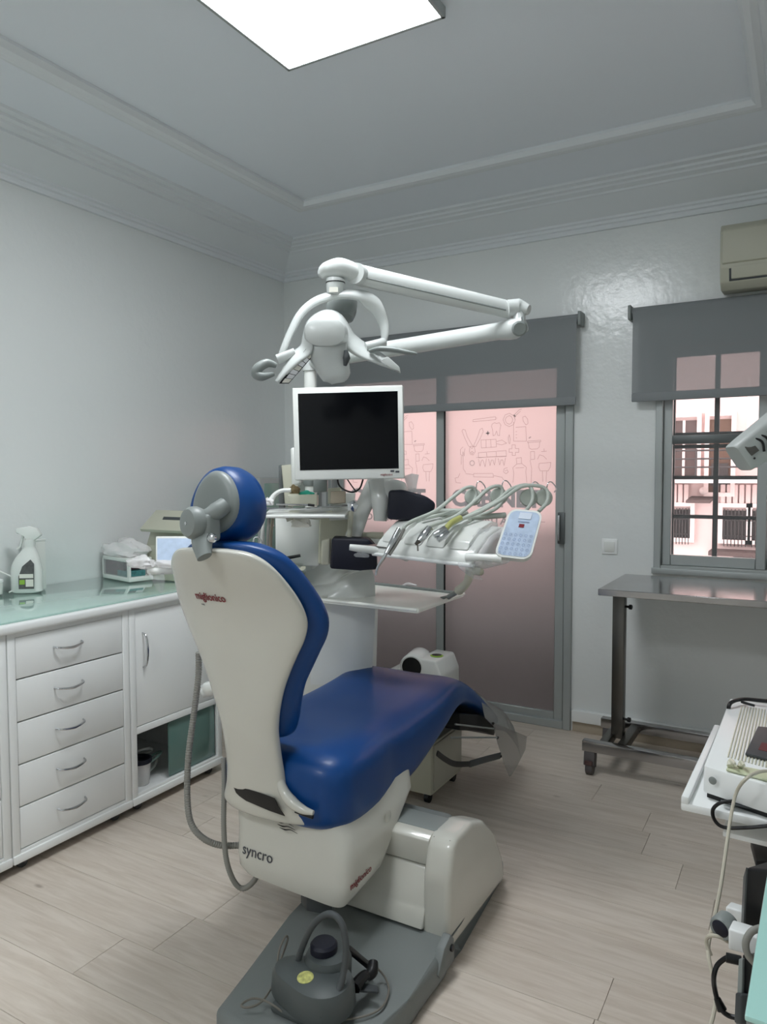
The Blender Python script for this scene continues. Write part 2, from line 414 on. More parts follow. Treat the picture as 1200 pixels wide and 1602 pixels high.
# ten outlined drawings per pane (printed film): each stroke is a thin raised line
DRAW = [
 [(-1.736, 1.777),(-1.594, 1.789),(-1.592, 1.772),(-1.737, 1.765),(-1.736, 1.777)], [(-1.587, 1.783),(-1.586, 1.777)],
 [(-1.508, 1.805),(-1.534, 1.797),(-1.547, 1.769),(-1.534, 1.741),(-1.508, 1.728),(-1.482, 1.739),(-1.472, 1.766),(-1.482, 1.791),(-1.508, 1.805)], [(-1.508, 1.792),(-1.526, 1.784),(-1.534, 1.769),(-1.526, 1.750),(-1.508, 1.742),(-1.494, 1.749),(-1.487, 1.767),(-1.494, 1.784),(-1.508, 1.792)],
 [(-1.476, 1.797),(-1.447, 1.824),(-1.434, 1.826)], [(-1.469, 1.791),(-1.441, 1.814)], [(-1.412, 1.785),(-1.427, 1.780),(-1.425, 1.758),(-1.408, 1.734),(-1.395, 1.742),(-1.397, 1.766),(-1.412, 1.785)],
 [(-1.614, 1.747),(-1.600, 1.754),(-1.587, 1.749),(-1.570, 1.753),(-1.560, 1.739),(-1.566, 1.714),(-1.568, 1.677),(-1.580, 1.680),(-1.587, 1.705),(-1.597, 1.681),(-1.608, 1.678),(-1.612, 1.715),(-1.619, 1.734),(-1.614, 1.747)],
 [(-1.808, 1.712),(-1.801, 1.722),(-1.787, 1.718),(-1.773, 1.676),(-1.735, 1.615),(-1.742, 1.605),(-1.766, 1.622),(-1.790, 1.670),(-1.808, 1.712)], [(-1.677, 1.724),(-1.691, 1.718),(-1.708, 1.671),(-1.735, 1.615),(-1.718, 1.617),(-1.691, 1.661),(-1.670, 1.705),(-1.677, 1.724)],
 [(-1.756, 1.618),(-1.728, 1.619),(-1.721, 1.586),(-1.735, 1.567),(-1.752, 1.570),(-1.759, 1.590),(-1.756, 1.618)], [(-1.742, 1.589),(-1.733, 1.581),(-1.742, 1.573),(-1.750, 1.581),(-1.742, 1.589)],
 [(-1.684, 1.655),(-1.590, 1.657),(-1.587, 1.612),(-1.682, 1.607),(-1.684, 1.655)], [(-1.653, 1.655),(-1.652, 1.609)], [(-1.623, 1.656),(-1.621, 1.609)], [(-1.586, 1.643),(-1.553, 1.651),(-1.524, 1.632),(-1.553, 1.623),(-1.586, 1.630)],
 [(-1.508, 1.681),(-1.514, 1.663),(-1.510, 1.632),(-1.504, 1.628),(-1.502, 1.656),(-1.508, 1.681)], [(-1.482, 1.754),(-1.481, 1.643),(-1.404, 1.641),(-1.408, 1.724),(-1.469, 1.723)], [(-1.469, 1.698),(-1.461, 1.698)], [(-1.469, 1.680),(-1.461, 1.680)], [(-1.468, 1.662),(-1.461, 1.661)],
 [(-1.491, 1.622),(-1.471, 1.621),(-1.471, 1.600),(-1.449, 1.599),(-1.449, 1.578),(-1.470, 1.578),(-1.470, 1.560),(-1.489, 1.560),(-1.489, 1.579),(-1.508, 1.579),(-1.508, 1.599),(-1.491, 1.599),(-1.491, 1.622)],
 [(-1.396, 1.641),(-1.319, 1.644),(-1.319, 1.636),(-1.396, 1.632),(-1.396, 1.641)], [(-1.393, 1.632),(-1.387, 1.601),(-1.372, 1.593),(-1.337, 1.596),(-1.327, 1.606),(-1.325, 1.636)],
 [(-1.701, 1.579),(-1.650, 1.583),(-1.646, 1.553),(-1.700, 1.549),(-1.701, 1.579)], [(-1.646, 1.583),(-1.589, 1.585),(-1.586, 1.555),(-1.645, 1.553)], [(-1.586, 1.586),(-1.527, 1.589),(-1.525, 1.557),(-1.585, 1.555)], [(-1.714, 1.551),(-1.525, 1.555)],
 [(-1.700, 1.541),(-1.690, 1.500),(-1.681, 1.534),(-1.672, 1.536),(-1.658, 1.496),(-1.649, 1.544)], [(-1.636, 1.541),(-1.626, 1.502),(-1.619, 1.534),(-1.609, 1.535),(-1.599, 1.505),(-1.591, 1.546)], [(-1.576, 1.544),(-1.566, 1.505),(-1.558, 1.534),(-1.549, 1.536),(-1.539, 1.502),(-1.530, 1.548)],
 [(-1.801, 1.616),(-1.818, 1.600),(-1.817, 1.571),(-1.804, 1.562),(-1.801, 1.587),(-1.794, 1.561),(-1.789, 1.606)], [(-1.811, 1.562),(-1.812, 1.510)], [(-1.801, 1.562),(-1.798, 1.484),(-1.783, 1.462)],
 [(-1.464, 1.544),(-1.434, 1.547),(-1.432, 1.513),(-1.461, 1.510),(-1.464, 1.544)], [(-1.461, 1.510),(-1.485, 1.489),(-1.479, 1.458),(-1.483, 1.402)], [(-1.432, 1.513),(-1.403, 1.491),(-1.406, 1.464),(-1.400, 1.402)], [(-1.467, 1.487),(-1.419, 1.489)],
 [(-1.379, 1.580),(-1.356, 1.581),(-1.354, 1.537),(-1.378, 1.534),(-1.379, 1.580)], [(-1.381, 1.531),(-1.371, 1.482),(-1.374, 1.402)], [(-1.337, 1.536),(-1.325, 1.561),(-1.303, 1.554),(-1.284, 1.536)],
 [(-1.315, 1.579),(-1.284, 1.581)], [(-1.300, 1.596),(-1.299, 1.581)], [(-1.327, 1.512),(-1.259, 1.517),(-1.262, 1.490),(-1.274, 1.469),(-1.321, 1.469),(-1.330, 1.491),(-1.327, 1.512)], [(-1.308, 1.466),(-1.304, 1.408)], [(-1.283, 1.466),(-1.286, 1.408)],
 [(-1.731, 1.455),(-1.609, 1.455),(-1.604, 1.433),(-1.731, 1.436),(-1.731, 1.455)], [(-1.783, 1.455),(-1.734, 1.449)], [(-1.602, 1.442),(-1.552, 1.433),(-1.539, 1.414)], [(-1.821, 1.456),(-1.832, 1.433),(-1.853, 1.427),(-1.846, 1.401),(-1.814, 1.398)], [(-1.519, 1.489),(-1.539, 1.483),(-1.542, 1.464),(-1.526, 1.453),(-1.513, 1.464),(-1.519, 1.476),(-1.532, 1.470)]]
SOLID = [[(-1.654, 1.697),(-1.630, 1.698),(-1.630, 1.691),(-1.654, 1.689)], [(-1.646, 1.707),(-1.639, 1.707),(-1.638, 1.682),(-1.644, 1.682)], [(-1.484, 1.793),(-1.478, 1.797),(-1.468, 1.786),(-1.473, 1.781)], [(-1.392, 1.659),(-1.380, 1.668),(-1.375, 1.664),(-1.386, 1.654)]]
def pane_print(pane, dx, y, clip=None):
    bm = B()
    for L_ in DRAW:
        for a, b in zip(L_, L_[1:]):
            a_, b_ = Vector((a[0]+dx, y, a[1])), Vector((b[0]+dx, y, b[1])); d = b_-a_; n = Vector((-d.z, 0, d.x)).normalized()*.0009; d = d.normalized()*.0008
            bm.faces.new([bm.verts.new(p) for p in (a_-n-d, b_-n+d, b_+n+d, a_+n-d)])
    obj('line_drawing', bm, 'art_line', pane, smooth=False)
    bm = B()
    for q in SOLID: bm.faces.new([bm.verts.new((p[0]+dx, y-.0004, p[1])) for p in q])
    cx, cz = (-1.741, 1.518)
    ring = [[(cx+dx+r_*math.cos(t*PI/12), y-.0004, cz+r_*math.sin(t*PI/12)) for t in range(24)] for r_ in (.0125, .0165)]
    loft(bm, ring, cap=False)
    obj('dark_symbol', bm, 'letter_grey', pane, smooth=False)
def upright(x, y, z): return frame((x, y, z), (1, 0, 0), (0, 0, 1))
panes = [c for c in bpy.data.objects if c.name.startswith('frosted_pane')]
for p_, dx, yy in ((panes[0], 0, YB+.0125), (panes[1], -.765, YB+.0575)):
    pane_print(p_, dx, yy)
    text('lettering', 'CABINET', .135, upright(-1.875+dx, yy, 1.262), 'letter_grey', p_, sx=1.02, bold=.006, th=.0004)
    text('small_lettering', 'DENTAIRE', .062, upright(-1.75+dx, yy, 1.155), 'letter_grey', p_, sx=1.15, bold=.001, th=.0004)
    obj('rule_line', box(bx((-1.80+dx, -1.765+dx), (yy-.0008, yy), (1.175, 1.178)), (-1.33+dx, -1.29+dx), (yy-.0008, yy), (1.175, 1.178)), 'letter_grey', p_)
h = obj('door_handle', bx((-1.205, -1.165), (YB-.03, YB-.0), (1.06, 1.235), .003), 'aluminium_dark', d1)
obj('handle_grip', box(bx((-1.199, -1.189), (YB-.05, YB-.04), (1.075, 1.22), .002), (-1.199, -1.189), (YB-.045, YB-.02), (1.08, 1.095)), 'chrome', h)
# ------------------------------------------------------------ window
w1 = struct('window_1', ring_frame(WX0, WX1, WZ0, WZ1, .035, YB-.025, YB+.1), 'aluminium')
obj('window_sill', bx((WX0-.01, WX1+.01), (YB-.03, YB+.0), (.925, .955), .003), 'aluminium', w1)
def sash(x0, x1, y0):
    f = obj('window_sash', ring_frame(x0, x1, WZ0+.035, WZ1-.04, .045, y0, y0+.03, .003, .055), 'aluminium', w1)
    box_ = bx((x0+.045, x1-.045), (y0+.002, y0+.028), (1.605, 1.65), .003)
    obj('sash_rail', box_, 'aluminium_dark', f)
    obj('pane', bx((x0+.045, x1-.045), (y0+.012, y0+.016), (WZ0+.09, 1.605)), 'clear_glass', f)
    obj('pane', bx((x0+.045, x1-.045), (y0+.012, y0+.016), (1.65, 2.055)), 'clear_glass', f)
sash(-.655, -.165, YB+.005); sash(-.205, .335, YB+.045)
gr = thing('window_grille', (-.16, YB+.14, WZ0), 'black iron security grille outside the window', 'grille')
for x in (-.41, -.115, .10, .32): obj('grille_bar', bx((x-.012, x+.012), (YB+.12, YB+.145), (WZ0, WZ1)), 'iron_black', gr)
for x in (-.622, ): obj('grille_bar', bx((x-.007, x+.007), (YB+.12, YB+.145), (WZ0, WZ1)), 'iron_black', gr)
for z in (1.222, 1.43, 1.595, 1.66): obj('grille_bar', bx((WX0, WX1), (YB+.125, YB+.14), (z-.010, z+.010)), 'iron_black', gr)
# ------------------------------------------------------------ roller blinds
def blind(name, x0, x1, z0, z1, label, y=YB-.075):
    t = thing(name, ((x0+x1)/2, y, z1), label, 'blind')
    rows = [[(x, y-.018*0+.012*math.sin((z1-z)/(z1-z0)*PI)*0, z) for x in (x0+.012, (x0+x1)/2, x1-.012)] for z in (z1, (z0+z1)/2, z0)]
    bm = B(); vs = [[bm.verts.new(p) for p in r] for r in rows]
    for i in range(2):
        for j in range(2): bm.faces.new((vs[i][j], vs[i][j+1], vs[i+1][j+1], vs[i+1][j]))
    obj('fabric', bm, 'blind_fabric', t)
    obj('hem_bar', bx((x0+.012, x1-.012), (y-.006, y+.008), (z0-.045, z0), .004), 'blind_grey', t)
    obj('roller', cyl(B(), (x0, y+.028, z1-.005), (x1, y+.028, z1-.005), .026, 20), 'blind_grey', t)
    for x in (x0-.008, x1): obj('bracket', bx((x-.004, x+.012), (y-.012, YB), (z1-.045, z1+.03), .004), 'grey_plastic', t)
    return t
mat('blind_grey', (126, 130, 132), .6)
blind('roller_blind', -2.82, -1.085, 1.872, 2.30, 'wide grey roller blind half lowered over the frosted sliding door')
blind('roller_blind', -.815, .46, 1.872, 2.30, 'grey roller blind half lowered over the clear window')
# ------------------------------------------------------------ air conditioner, switch, socket, lamp
ac = thing('air_conditioner', (.02, YB, 2.33), 'cream wall-mounted air conditioner above the clear window', 'air conditioner')
pr = [(YB, 2.345), (YB-.13, 2.335), (YB-.175, 2.365), (YB-.195, 2.43), (YB-.2, 2.60), (YB-.18, 2.635), (YB, 2.64)]
obj('casing', prism(B(), pr, 'x', -.38, .44, .006), 'beige_plastic', ac)
obj('front_cover', prism(B(), [(YB-.19, 2.445), (YB-.205, 2.45), (YB-.21, 2.60), (YB-.19, 2.625)], 'x', -.37, .43, .004), 'beige_plastic', ac)
obj('air_outlet', prism(B(), [(YB-.165, 2.362), (YB-.178, 2.37), (YB-.197, 2.425), (YB-.18, 2.425)], 'x', -.34, .40, .002), 'dark_grey', ac)
obj('louvre', prism(B(), [(YB-.178, 2.376), (YB-.186, 2.378), (YB-.203, 2.43), (YB-.19, 2.43)], 'x', -.33, .39, .002), 'beige_plastic', ac)
sw = thing('light_switch', (-.922, YB, 1.01), 'square white light switch on the wall right of the sliding door', 'switch')
obj('switch_frame', bx((-.965, -.88), (YB-.008, YB), (1.012, 1.097), .004), 'white_lacquer', sw)
obj('rocker', bx((-.95, -.895), (YB-.012, YB-.006), (1.027, 1.082), .003), 'white_plastic', sw)
lp = thing('ceiling_light', (-1.34, 1.9, ZC), 'square white LED ceiling panel in a thin aluminium frame', 'ceiling light')
def cl(p, x0, y0):
    s_ = .6
    bm = B()
    for a, b in (((x0, x0+s_+.02), (y0, y0+.012)), ((x0, x0+s_+.02), (y0+s_+.008, y0+s_+.02)), ((x0, x0+.012), (y0, y0+s_+.02)), ((x0+s_+.008, x0+s_+.02), (y0, y0+s_+.02))): box(bm, a, b, (ZC-.035, ZC), .001, 1)
    obj('frame', bm, 'aluminium', p)
    obj('diffuser', bx((x0+.01, x0+s_+.01), (y0+.01, y0+s_+.01), (ZC-.032, ZC-.028)), 'lamp_panel', p)
cl(lp, -1.645, 1.575)
lp2 = thing('ceiling_light', (-1.34, -.6, ZC), 'second white LED ceiling panel, behind the camera', 'ceiling light')
cl(lp2, -1.645, -.9)

# ------------------------------------------------------------ outside
bd = thing('apartment_building', (-1, 10, -5), 'pale pink apartment building across the street seen through the window', 'building')
bm = B()
holes = []
def wins(x0, x1, z0, z1, kind): holes.append((x0, x1, z0, z1, kind))
wins(-1.50, -1.19, 1.42, 2.12, 'c'); wins(-1.05, -.80, 1.22, 2.12, 'w')
wins(-1.50, -1.25, .64, 1.0, 'g'); wins(-.88, -.60, .64, 1.0, 'g'); wins(-.57, -.3, .64, 1.0, 'g')
wins(.1, .5, .64, 1.0, 'g'); wins(.0, .45, 1.42, 2.12, 'c')
for k in range(-6, 7):
    wins(-1.2+k*1.0-2.6, -1.2+k*1.0-2.2, 3.0, 3.7, 'c')
    if k < 2: wins(-3.6+k*.9, -3.2+k*.9, 1.4, 2.1, 'c'); wins(-3.6+k*.9, -3.2+k*.9, -.9, -.2, 'g')
obj('wall', bx((-14, 9), (10, 14), (-5, 7.5)), 'facade_paint', bd)
def far_win(x0, x1, z0, z1, kind):
    w = obj('window', ring_frame(x0-.05, x1+.05, z0-.05, z1+.09, .05, 9.93, 10.02, 0), 'facade_trim', bd)
    obj('pane', bx((x0, x1), (9.975, 9.99), (z0, z1)), {'w': 'far_wood', 'c': 'far_curtain', 'g': 'far_window'}[kind], w)
    if kind != 'w':
        bm = B()
        if kind == 'g':
            for i in range(7):
                x = x0+(x1-x0)*(i+.5)/7; box(bm, (x-.005, x+.005), (9.93, 9.94), (z0-.08, z1+.02))
            for z in (z0+.05, z1-.12): box(bm, (x0, x1), (9.93, 9.94), (z-.006, z+.006))
            obj('window_bars', bm, 'far_dark', w, smooth=False)
        else:
            obj('window_mullion', bx(((x0+x1)/2-.015, (x0+x1)/2+.015), (9.96, 9.98), (z0, z1)), 'facade_trim', w)
    else:
        obj('door_panel', bx((x0+.03, x1-.03), (9.965, 9.98), (z0+.08, z0+.36)), 'far_dark', w)
for h_ in holes: far_win(*h_)
obj('balcony_slab', bx((-1.9, 1.0), (9.55, 10.0), (1.34, 1.42)), 'facade_trim', bd)
for z in (1.53, 1.63, 1.73): obj('balcony_rail', cyl(B(), (-1.9, 9.58, z), (1.0, 9.58, z), .011, 8), 'far_dark', bd)
for x in (-1.9, -1.15, -.4, .4, 1.0): obj('balcony_post', cyl(B(), (x, 9.58, 1.40), (x, 9.58, 1.75), .012, 8), 'far_dark', bd)
obj('awning', prism(B(), [(9.5, 1.10), (10.0, 1.14), (10.0, 1.17), (9.5, 1.13)], 'x', -1.25, -.98), 'far_curtain', bd)
for x in [-1.75+.07*i for i in range(40)]:
    if not -1.3 < x < -.93: obj('cladding_panel', bx((x, x+.055), (9.94, 10.0), (1.05, 1.32), .006, 1), 'facade_paint', bd)
obj('wall_lamp', lathe(B(), [(.02, 0), (.05, .02), (.05, .06), (.01, .09)], (-1.1, 9.99, 1.24), (0, -1, 0), 12), 'facade_trim', bd)
obj('ledge', bx((-1.0, 2), (9.6, 10), (.47, .52)), 'far_curtain', bd)
obj('garage_opening', bx((-.75, 2), (9.97, 10.01), (-1.2, .44)), 'far_dark', bd)
for x in (-.74, ): obj('gutter_pipe', cyl(B(), (x+.12, 9.95, 1.7), (x+.12, 9.95, 2.6), .012, 8), 'facade_trim', bd)
rd = obj('street', bx((-14, 9), (4.3, 10), (-5.2, -5)), 'far_dark', None); tag(rd, kind='structure')
bal = thing('balcony', (-1.95, 4.9, -.2), 'concrete balcony with a solid dark parapet behind the frosted sliding door', 'balcony')
obj('balcony_floor', bx((-3.2, -.95), (4.32, 4.72), (-.2, -.04)), 'far_dark', bal)
obj('parapet', bx((-3.2, -.95), (4.60, 4.72), (-.04, 1.12), .01), 'balcony_dark', bal)
obj('side_wall', bx((-1.02, -.92), (4.32, 4.60), (-.04, 1.18), .01), 'balcony_dark', bal)
obj('side_wall', bx((-3.25, -3.15), (4.32, 4.60), (-.04, 1.18), .01), 'balcony_dark', bal)
# ------------------------------------------------------------ storage cabinets along the left wall
FX = -2.46
def handle(px_, y, z, vertical, parent):
    bm = B()
    if vertical: pts = [(px_, y, z-.075), (px_+.022, y, z-.06), (px_+.03, y, z), (px_+.022, y, z+.06), (px_, y, z+.075)]
    else: pts = [(px_, y-.062, z), (px_+.022, y-.05, z-.004), (px_+.03, y, z-.01), (px_+.022, y+.05, z-.004), (px_, y+.062, z)]
    tube(bm, pts, [.0035, .004, .0055, .004, .0035], 8, 5)
    obj('handle', bm, 'chrome', parent)
def caster(root, x, y):
    c = obj('caster', cyl(B(), (x-.009, y, .021), (x+.009, y, .021), .0205, 16), 'dark_grey', root)
    obj('caster_fork', prism(B(), [(y-.018, .03), (y+.01, .015), (y+.018, .045), (y-.012, .048)], 'x', x-.013, x+.013, .002), 'caster_grey', c)
def carcass(root, y0, y1, openz=None):
    bm = B(); x0 = XL+.03
    box(bm, (x0, FX-.002), (y0, y0+.018), (.045, .884), .001, 1); box(bm, (x0, FX-.002), (y1-.018, y1), (.045, .884), .001, 1)
    box(bm, (x0, FX-.002), (y0+.018, y1-.018), (.866, .884)); box(bm, (x0, FX-.002), (y0+.018, y1-.018), (.045, .068))
    box(bm, (x0, x0+.01), (y0+.018, y1-.018), (.068, .866))
    if openz: box(bm, (x0, FX-.002), (y0+.018, y1-.018), (openz, openz+.02))
    obj('body', bm, 'white_lacquer', root)
    bm = B()   # face frame
    box(bm, (FX-.012, FX+.006), (y0+.002, y0+.032), (.045, .884), .003); box(bm, (FX-.012, FX+.006), (y1-.032, y1-.002), (.045, .884), .003)
    box(bm, (FX-.012, FX+.004), (y0+.03, y1-.03), (.868, .884), .001); box(bm, (FX-.012, FX+.004), (y0+.03, y1-.03), (.07, .084), .001)
    obj('face_frame', bm, 'white_lacquer', root)
    obj('plinth', bx((FX-.05, FX+.012), (y0+.001, y1-.001), (.04, .072), .005), 'white_lacquer', root)
    obj('gap_shade_strip', bx((FX-.075, FX-.065), (y0+.001, y1-.001), (.004, .05)), 'black', root)  # black strip set back under the cabinet, stands in for the gap's shade
    for y in (y0+.06, y1-.06): caster(root, FX-.035, y)
    for y in (y0+.06, y1-.06): caster(root, XL+.09, y)
def drawers(root, y0, y1, n=5):
    z1, z0 = .868, .084; h_ = (z1-z0)/n
    for i in range(n):
        a = z1-i*h_
        bm = bx((FX-.016, FX+.003), (y0+.034, y1-.034), (a-h_+.0035, a-.0015), .003)
        d = obj('drawer', bm, 'white_lacquer', root)
        handle(FX+.003, (y0+y1)/2-.022, a-h_*.42, False, d)
ca = thing('drawer_cabinet', (-2.8, 1.85, 0), 'white cabinet with five drawers nearest the spray bottle', 'cabinet')
carcass(ca, 1.585, 2.13); drawers(ca, 1.585, 2.13)
cb = thing('door_cabinet', (-2.8, 2.4, 0), 'white cabinet with one door above an open niche with a grey-green sliding panel', 'cabinet')
carcass(cb, 2.131, 2.69, .345)
d = obj('door', bx((FX-.016, FX+.003), (2.165, 2.656), (.376, .866), .003), 'white_lacquer', cb); handle(FX+.003, 2.205, .70, True, d)
obj('rail', bx((FX-.012, FX+.004), (2.161, 2.658), (.343, .373), .002), 'white_lacquer', cb)
obj('sliding_panel', bx((FX-.02, FX-.013), (2.36, 2.656), (.085, .342), .001), 'teal_glass', cb, label='grey-green sliding glass panel')
cc = thing('drawer_cabinet', (-2.8, 1.3, 0), 'white cabinet cut off by the left edge of the photo', 'cabinet')
carcass(cc, 1.04, 1.584)
for a, b in ((.868, .43), (.425, .30), (.295, .084)):
    d = obj('drawer', bx((FX-.016, FX+.003), (1.074, 1.55), (b+.0035, a), .003), 'white_lacquer', cc); handle(FX+.003, 1.31, (a+b)/2, False, d)
wt = thing('worktop', (-2.79, 1.9, .885), 'long white worktop with a pale green glass sheet over the cabinets', 'worktop')
obj('board', bx((XL+.002, -2.435), (1.0, 2.72), (.885, .922), .012, 3), 'white_lacquer', wt)
obj('glass_sheet', bx((XL+.004, -2.452), (1.0, 2.71), (.9225, .930), .0015), 'glass_top', wt, label='pale green glass sheet')
# things in the niche
cu = thing('plastic_cup', (-2.56, 2.27, .069), 'dark blue and clear plastic cup in the open niche', 'cup')
obj('cup_body', lathe(B(), [(.036, 0), (.038, .002), (.047, .10), (.045, .10), (.036, .01)], (-2.56, 2.27, .0685), n=20), 'bag_plastic', cu)
obj('cup_lid', lathe(B(), [(.049, .098), (.051, .10), (.05, .118), (.044, .118), (.042, .105)], (-2.56, 2.27, .0685), n=20), 'navy_black', cu, label='dark blue rim')
obj('cup_liner', lathe(B(), [(.037, .001), (.0405, .035), (.01, .036)], (-2.56, 2.27, .0685), n=20), 'paper', cu)
hb = thing('coiled_tubing', (-2.60, 2.36, .069), 'tangle of pale green tubing beside the plastic cup', 'tubing')
for k_, (dx, dz) in enumerate(((0, 0), (.03, .03), (-.03, .05))):
    obj('tube_loop', tube(B(), [(-2.63+dx+.05*math.cos(a), 2.37+.04*math.sin(a*1.0)-.0*k_, .08+dz+.03+.03*math.sin(a+k_)) for a in [i*PI/5 for i in range(11)]], .006, 8, 4), ('hose_light', 'pale_teal', 'white_plastic')[k_], hb)
tw = thing('white_container', (-2.68, 2.25, .069), 'white handled container behind the plastic cup', 'container')
obj('container_body', bx((-2.74, -2.67), (2.17, 2.30), (.069, .20), .01), 'white_plastic', tw)
obj('handle', tube(B(), [(-2.70, 2.19, .19), (-2.68, 2.2, .23), (-2.68, 2.26, .235), (-2.70, 2.28, .19)], .006, 8, 4), 'white_plastic', tw)
# things on the worktop
sp = thing('spray_bottle', (-2.98, 2.03, .930), 'white trigger spray bottle with a green and grey label', 'bottle')
bc = Vector((-3.005, 2.045, .9305)); uB = Vector((.80, .60, 0)).normalized(); vB = Vector((-.6, .8, 0))
rg = []
for z, a, b, sh in ((0, .044, .028, 0), (.006, .05, .032, 0), (.10, .05, .032, 0), (.13, .049, .031, .001), (.155, .042, .026, .008), (.175, .032, .021, .015), (.195, .022, .018, .02), (.205, .018, .017, .021), (.215, .02, .019, .021), (.235, .02, .019, .021)):
    rg.append(sring(bc+Vector((0, 0, z))+uB*sh*.7, uB, vB, a*(1.32 if z < .12 else 1.2), b*1.15, 2.6, 24))
obj('bottle_body', loft(B(), rg), 'white_plastic', sp)
hd = bc+uB*.02+Vector((0, 0, .235))
fm = frame(hd, uB, (0, 0, 1))
bm = B(); prism(bm, [(-.058, .030), (-.056, .052), (.0, .062), (.03, .052), (.048, .02), (.02, -.002), (-.018, -.002), (-.02, .02)], 'z', -.014, .014, .004, 2, fm)
obj('trigger_head', bm, 'white_plastic', sp)
bm = B(); tube(bm, [fm @ Vector(p) for p in ((-.030, .025, 0), (-.036, .0, 0), (-.044, -.03, 0), (-.058, -.042, 0))], [.006, .005, .004], 8, 4); obj('trigger', bm, 'white_plastic', sp)
ft = frame(bc-vB*.0375, uB, (0, 0, 1))
lab = B(); prism(lab, [(-.022, .02), (.042, .02), (.045, .13), (.03, .15), (-.005, .12), (-.022, .075)], 'z', 0, .0015, 0, 1, ft)
obj('label_print', lab, 'label_print', sp)
lab = B(); box(lab, (-.018, .004), (.04, .06), (.0012, .003), mtx=ft); obj('green_square', lab, 'green_print', sp)
lab = B(); box(lab, (-.018, .04), (.068, .086), (.0012, .0028), mtx=ft); box(lab, (.008, .04), (.03, .062), (.0012, .0028), mtx=ft); obj('label_panel', lab, 'paper', sp)
kb = thing('storage_box', (-3.07, 2.16, .93), 'tall slim white box standing behind the spray bottle', 'box')
obj('box_body', bx((-3.105, -3.015), (2.09, 2.15), (.9305, 1.155), .005), 'white_plastic', kb)
obj('box_lid', bx((-3.107, -3.013), (2.088, 2.152), (1.15, 1.162), .004), 'white_plastic', kb)
so = thing('wall_socket', (XL, 1.99, 1.02), 'white wall socket behind the spray bottle with a grey plug', 'socket')
obj('socket_plate', bx((XL, XL+.012), (1.915, 1.985), (1.005, 1.085), .004), 'white_lacquer', so)
obj('plug', lathe(B(), [(.022, 0), (.022, .02), (.018, .035), (.008, .045)], (XL+.012, 1.945, 1.045), (1, 0, 0), 16), 'grey_plastic', so)
obj('plug_cord', tube(B(), [(XL+.05, 1.945, 1.04), (XL+.09, 2.0, 1.0), (XL+.10, 2.03, .96), (XL+.09, 1.98, .935)], .0035, 8), 'white_plastic', so)
rc = thing('round_tub', (-3.06, 1.97, .93), 'small white round tub under the wall socket', 'tub')
obj('tub', lathe(B(), [(.036, 0), (.04, .003), (.042, .055), (.038, .058)], (-3.07, 1.925, .9305), n=20), 'white_plastic', rc)
obj('tub_lid', lathe(B(), [(.043, .055), (.043, .064), (.03, .068), (.002, .068)], (-3.07, 1.925, .9305), n=20), 'white_lacquer', rc)
# clear drawer box with bag on top
dp = thing('bur_storage_box', (-2.95, 2.56, .93), 'clear plastic storage box with purple and teal contents on the worktop', 'box')
mB = frame((-3.10, 2.53, .9305), (.97, -.22, 0), (.22, .97, 0))
obj('box_base', box(B(), (0, .27), (0, .13), (0, .022), .004, 2, mB), 'white_plastic', dp)
obj('box_cover', box(B(), (.004, .266), (.0, .126), (.095, .115), .004, 2, mB), 'white_plastic', dp)
obj('box_corner', box(box(B(), (0, .01), (0, .01), (.02, .1), 0, 1, mB), (.25, .27), (0, .01), (.02, .1), 0, 1, mB), 'white_plastic', dp)
obj('purple_row', box(B(), (.012, .19), (.012, .10), (.023, .09), 0, 1, mB), 'purple_row', dp)
obj('teal_row', box(B(), (.135, .245), (.010, .1), (.023, .05), 0, 1, mB), 'teal_row', dp)
obj('front_pane', box(B(), (.008, .262), (.001, .004), (.02, .098), 0, 1, mB), 'film_plastic', dp)
def lump(seed, c, s, mtx=None, n=5):
    random.seed(seed); bm = B(); bmesh.ops.create_icosphere(bm, subdivisions=3, radius=1)
    ph = [random.random()*6 for _ in range(9)]
    for v in bm.verts:
        d = v.co.normalized(); w = 1+.13*math.sin(5*d.x+ph[0]+3*d.y)+.10*math.sin(7*d.y+ph[1]+4*d.z)+.08*math.sin(9*d.z+ph[2]+6*d.x)+.05*math.sin(17*d.x+13*d.y+ph[3])
        v.co = Vector((d.x*s[0], d.y*s[1], d.z*s[2]))*w
        if v.co.z < -s[2]*.5: v.co.z = -s[2]*.5
    bmesh.ops.translate(bm, verts=bm.verts, vec=c); return bm
obj('plastic_bag', lump(3, (-2.955, 2.565, 1.075), (.135, .075, .055)), 'bag_plastic', None, 'crumpled clear plastic bag on top of the clear storage box', 'bag')
sl = thing('sealing_machine', (-2.9, 2.72, .93), 'beige sealing machine with a sloped lid at the far end of the worktop', 'machine')
obj('casing', prism(B(), [(2.60, .9305), (2.60, 1.10), (2.63, 1.17), (2.70, 1.21), (2.70, .9305)], 'x', -2.86, -2.50, .006), 'beige_plastic', sl)
lidq = [(-3.000, 2.744, 1.142), (-2.750, 2.805, 1.138), (-2.750, 2.808, 1.270), (-3.000, 2.738, 1.254)]
obj('lid', prism(B(), [(2.57, 1.17), (2.56, 1.185), (2.67, 1.275), (2.685, 1.26)], 'x', -2.86, -2.50, .003), 'beige_plastic', sl)
obj('slot', prism(B(), [(2.610, 1.222), (2.625, 1.245), (2.640, 1.24)], 'x', -2.76, -2.64), 'dark_grey', sl)

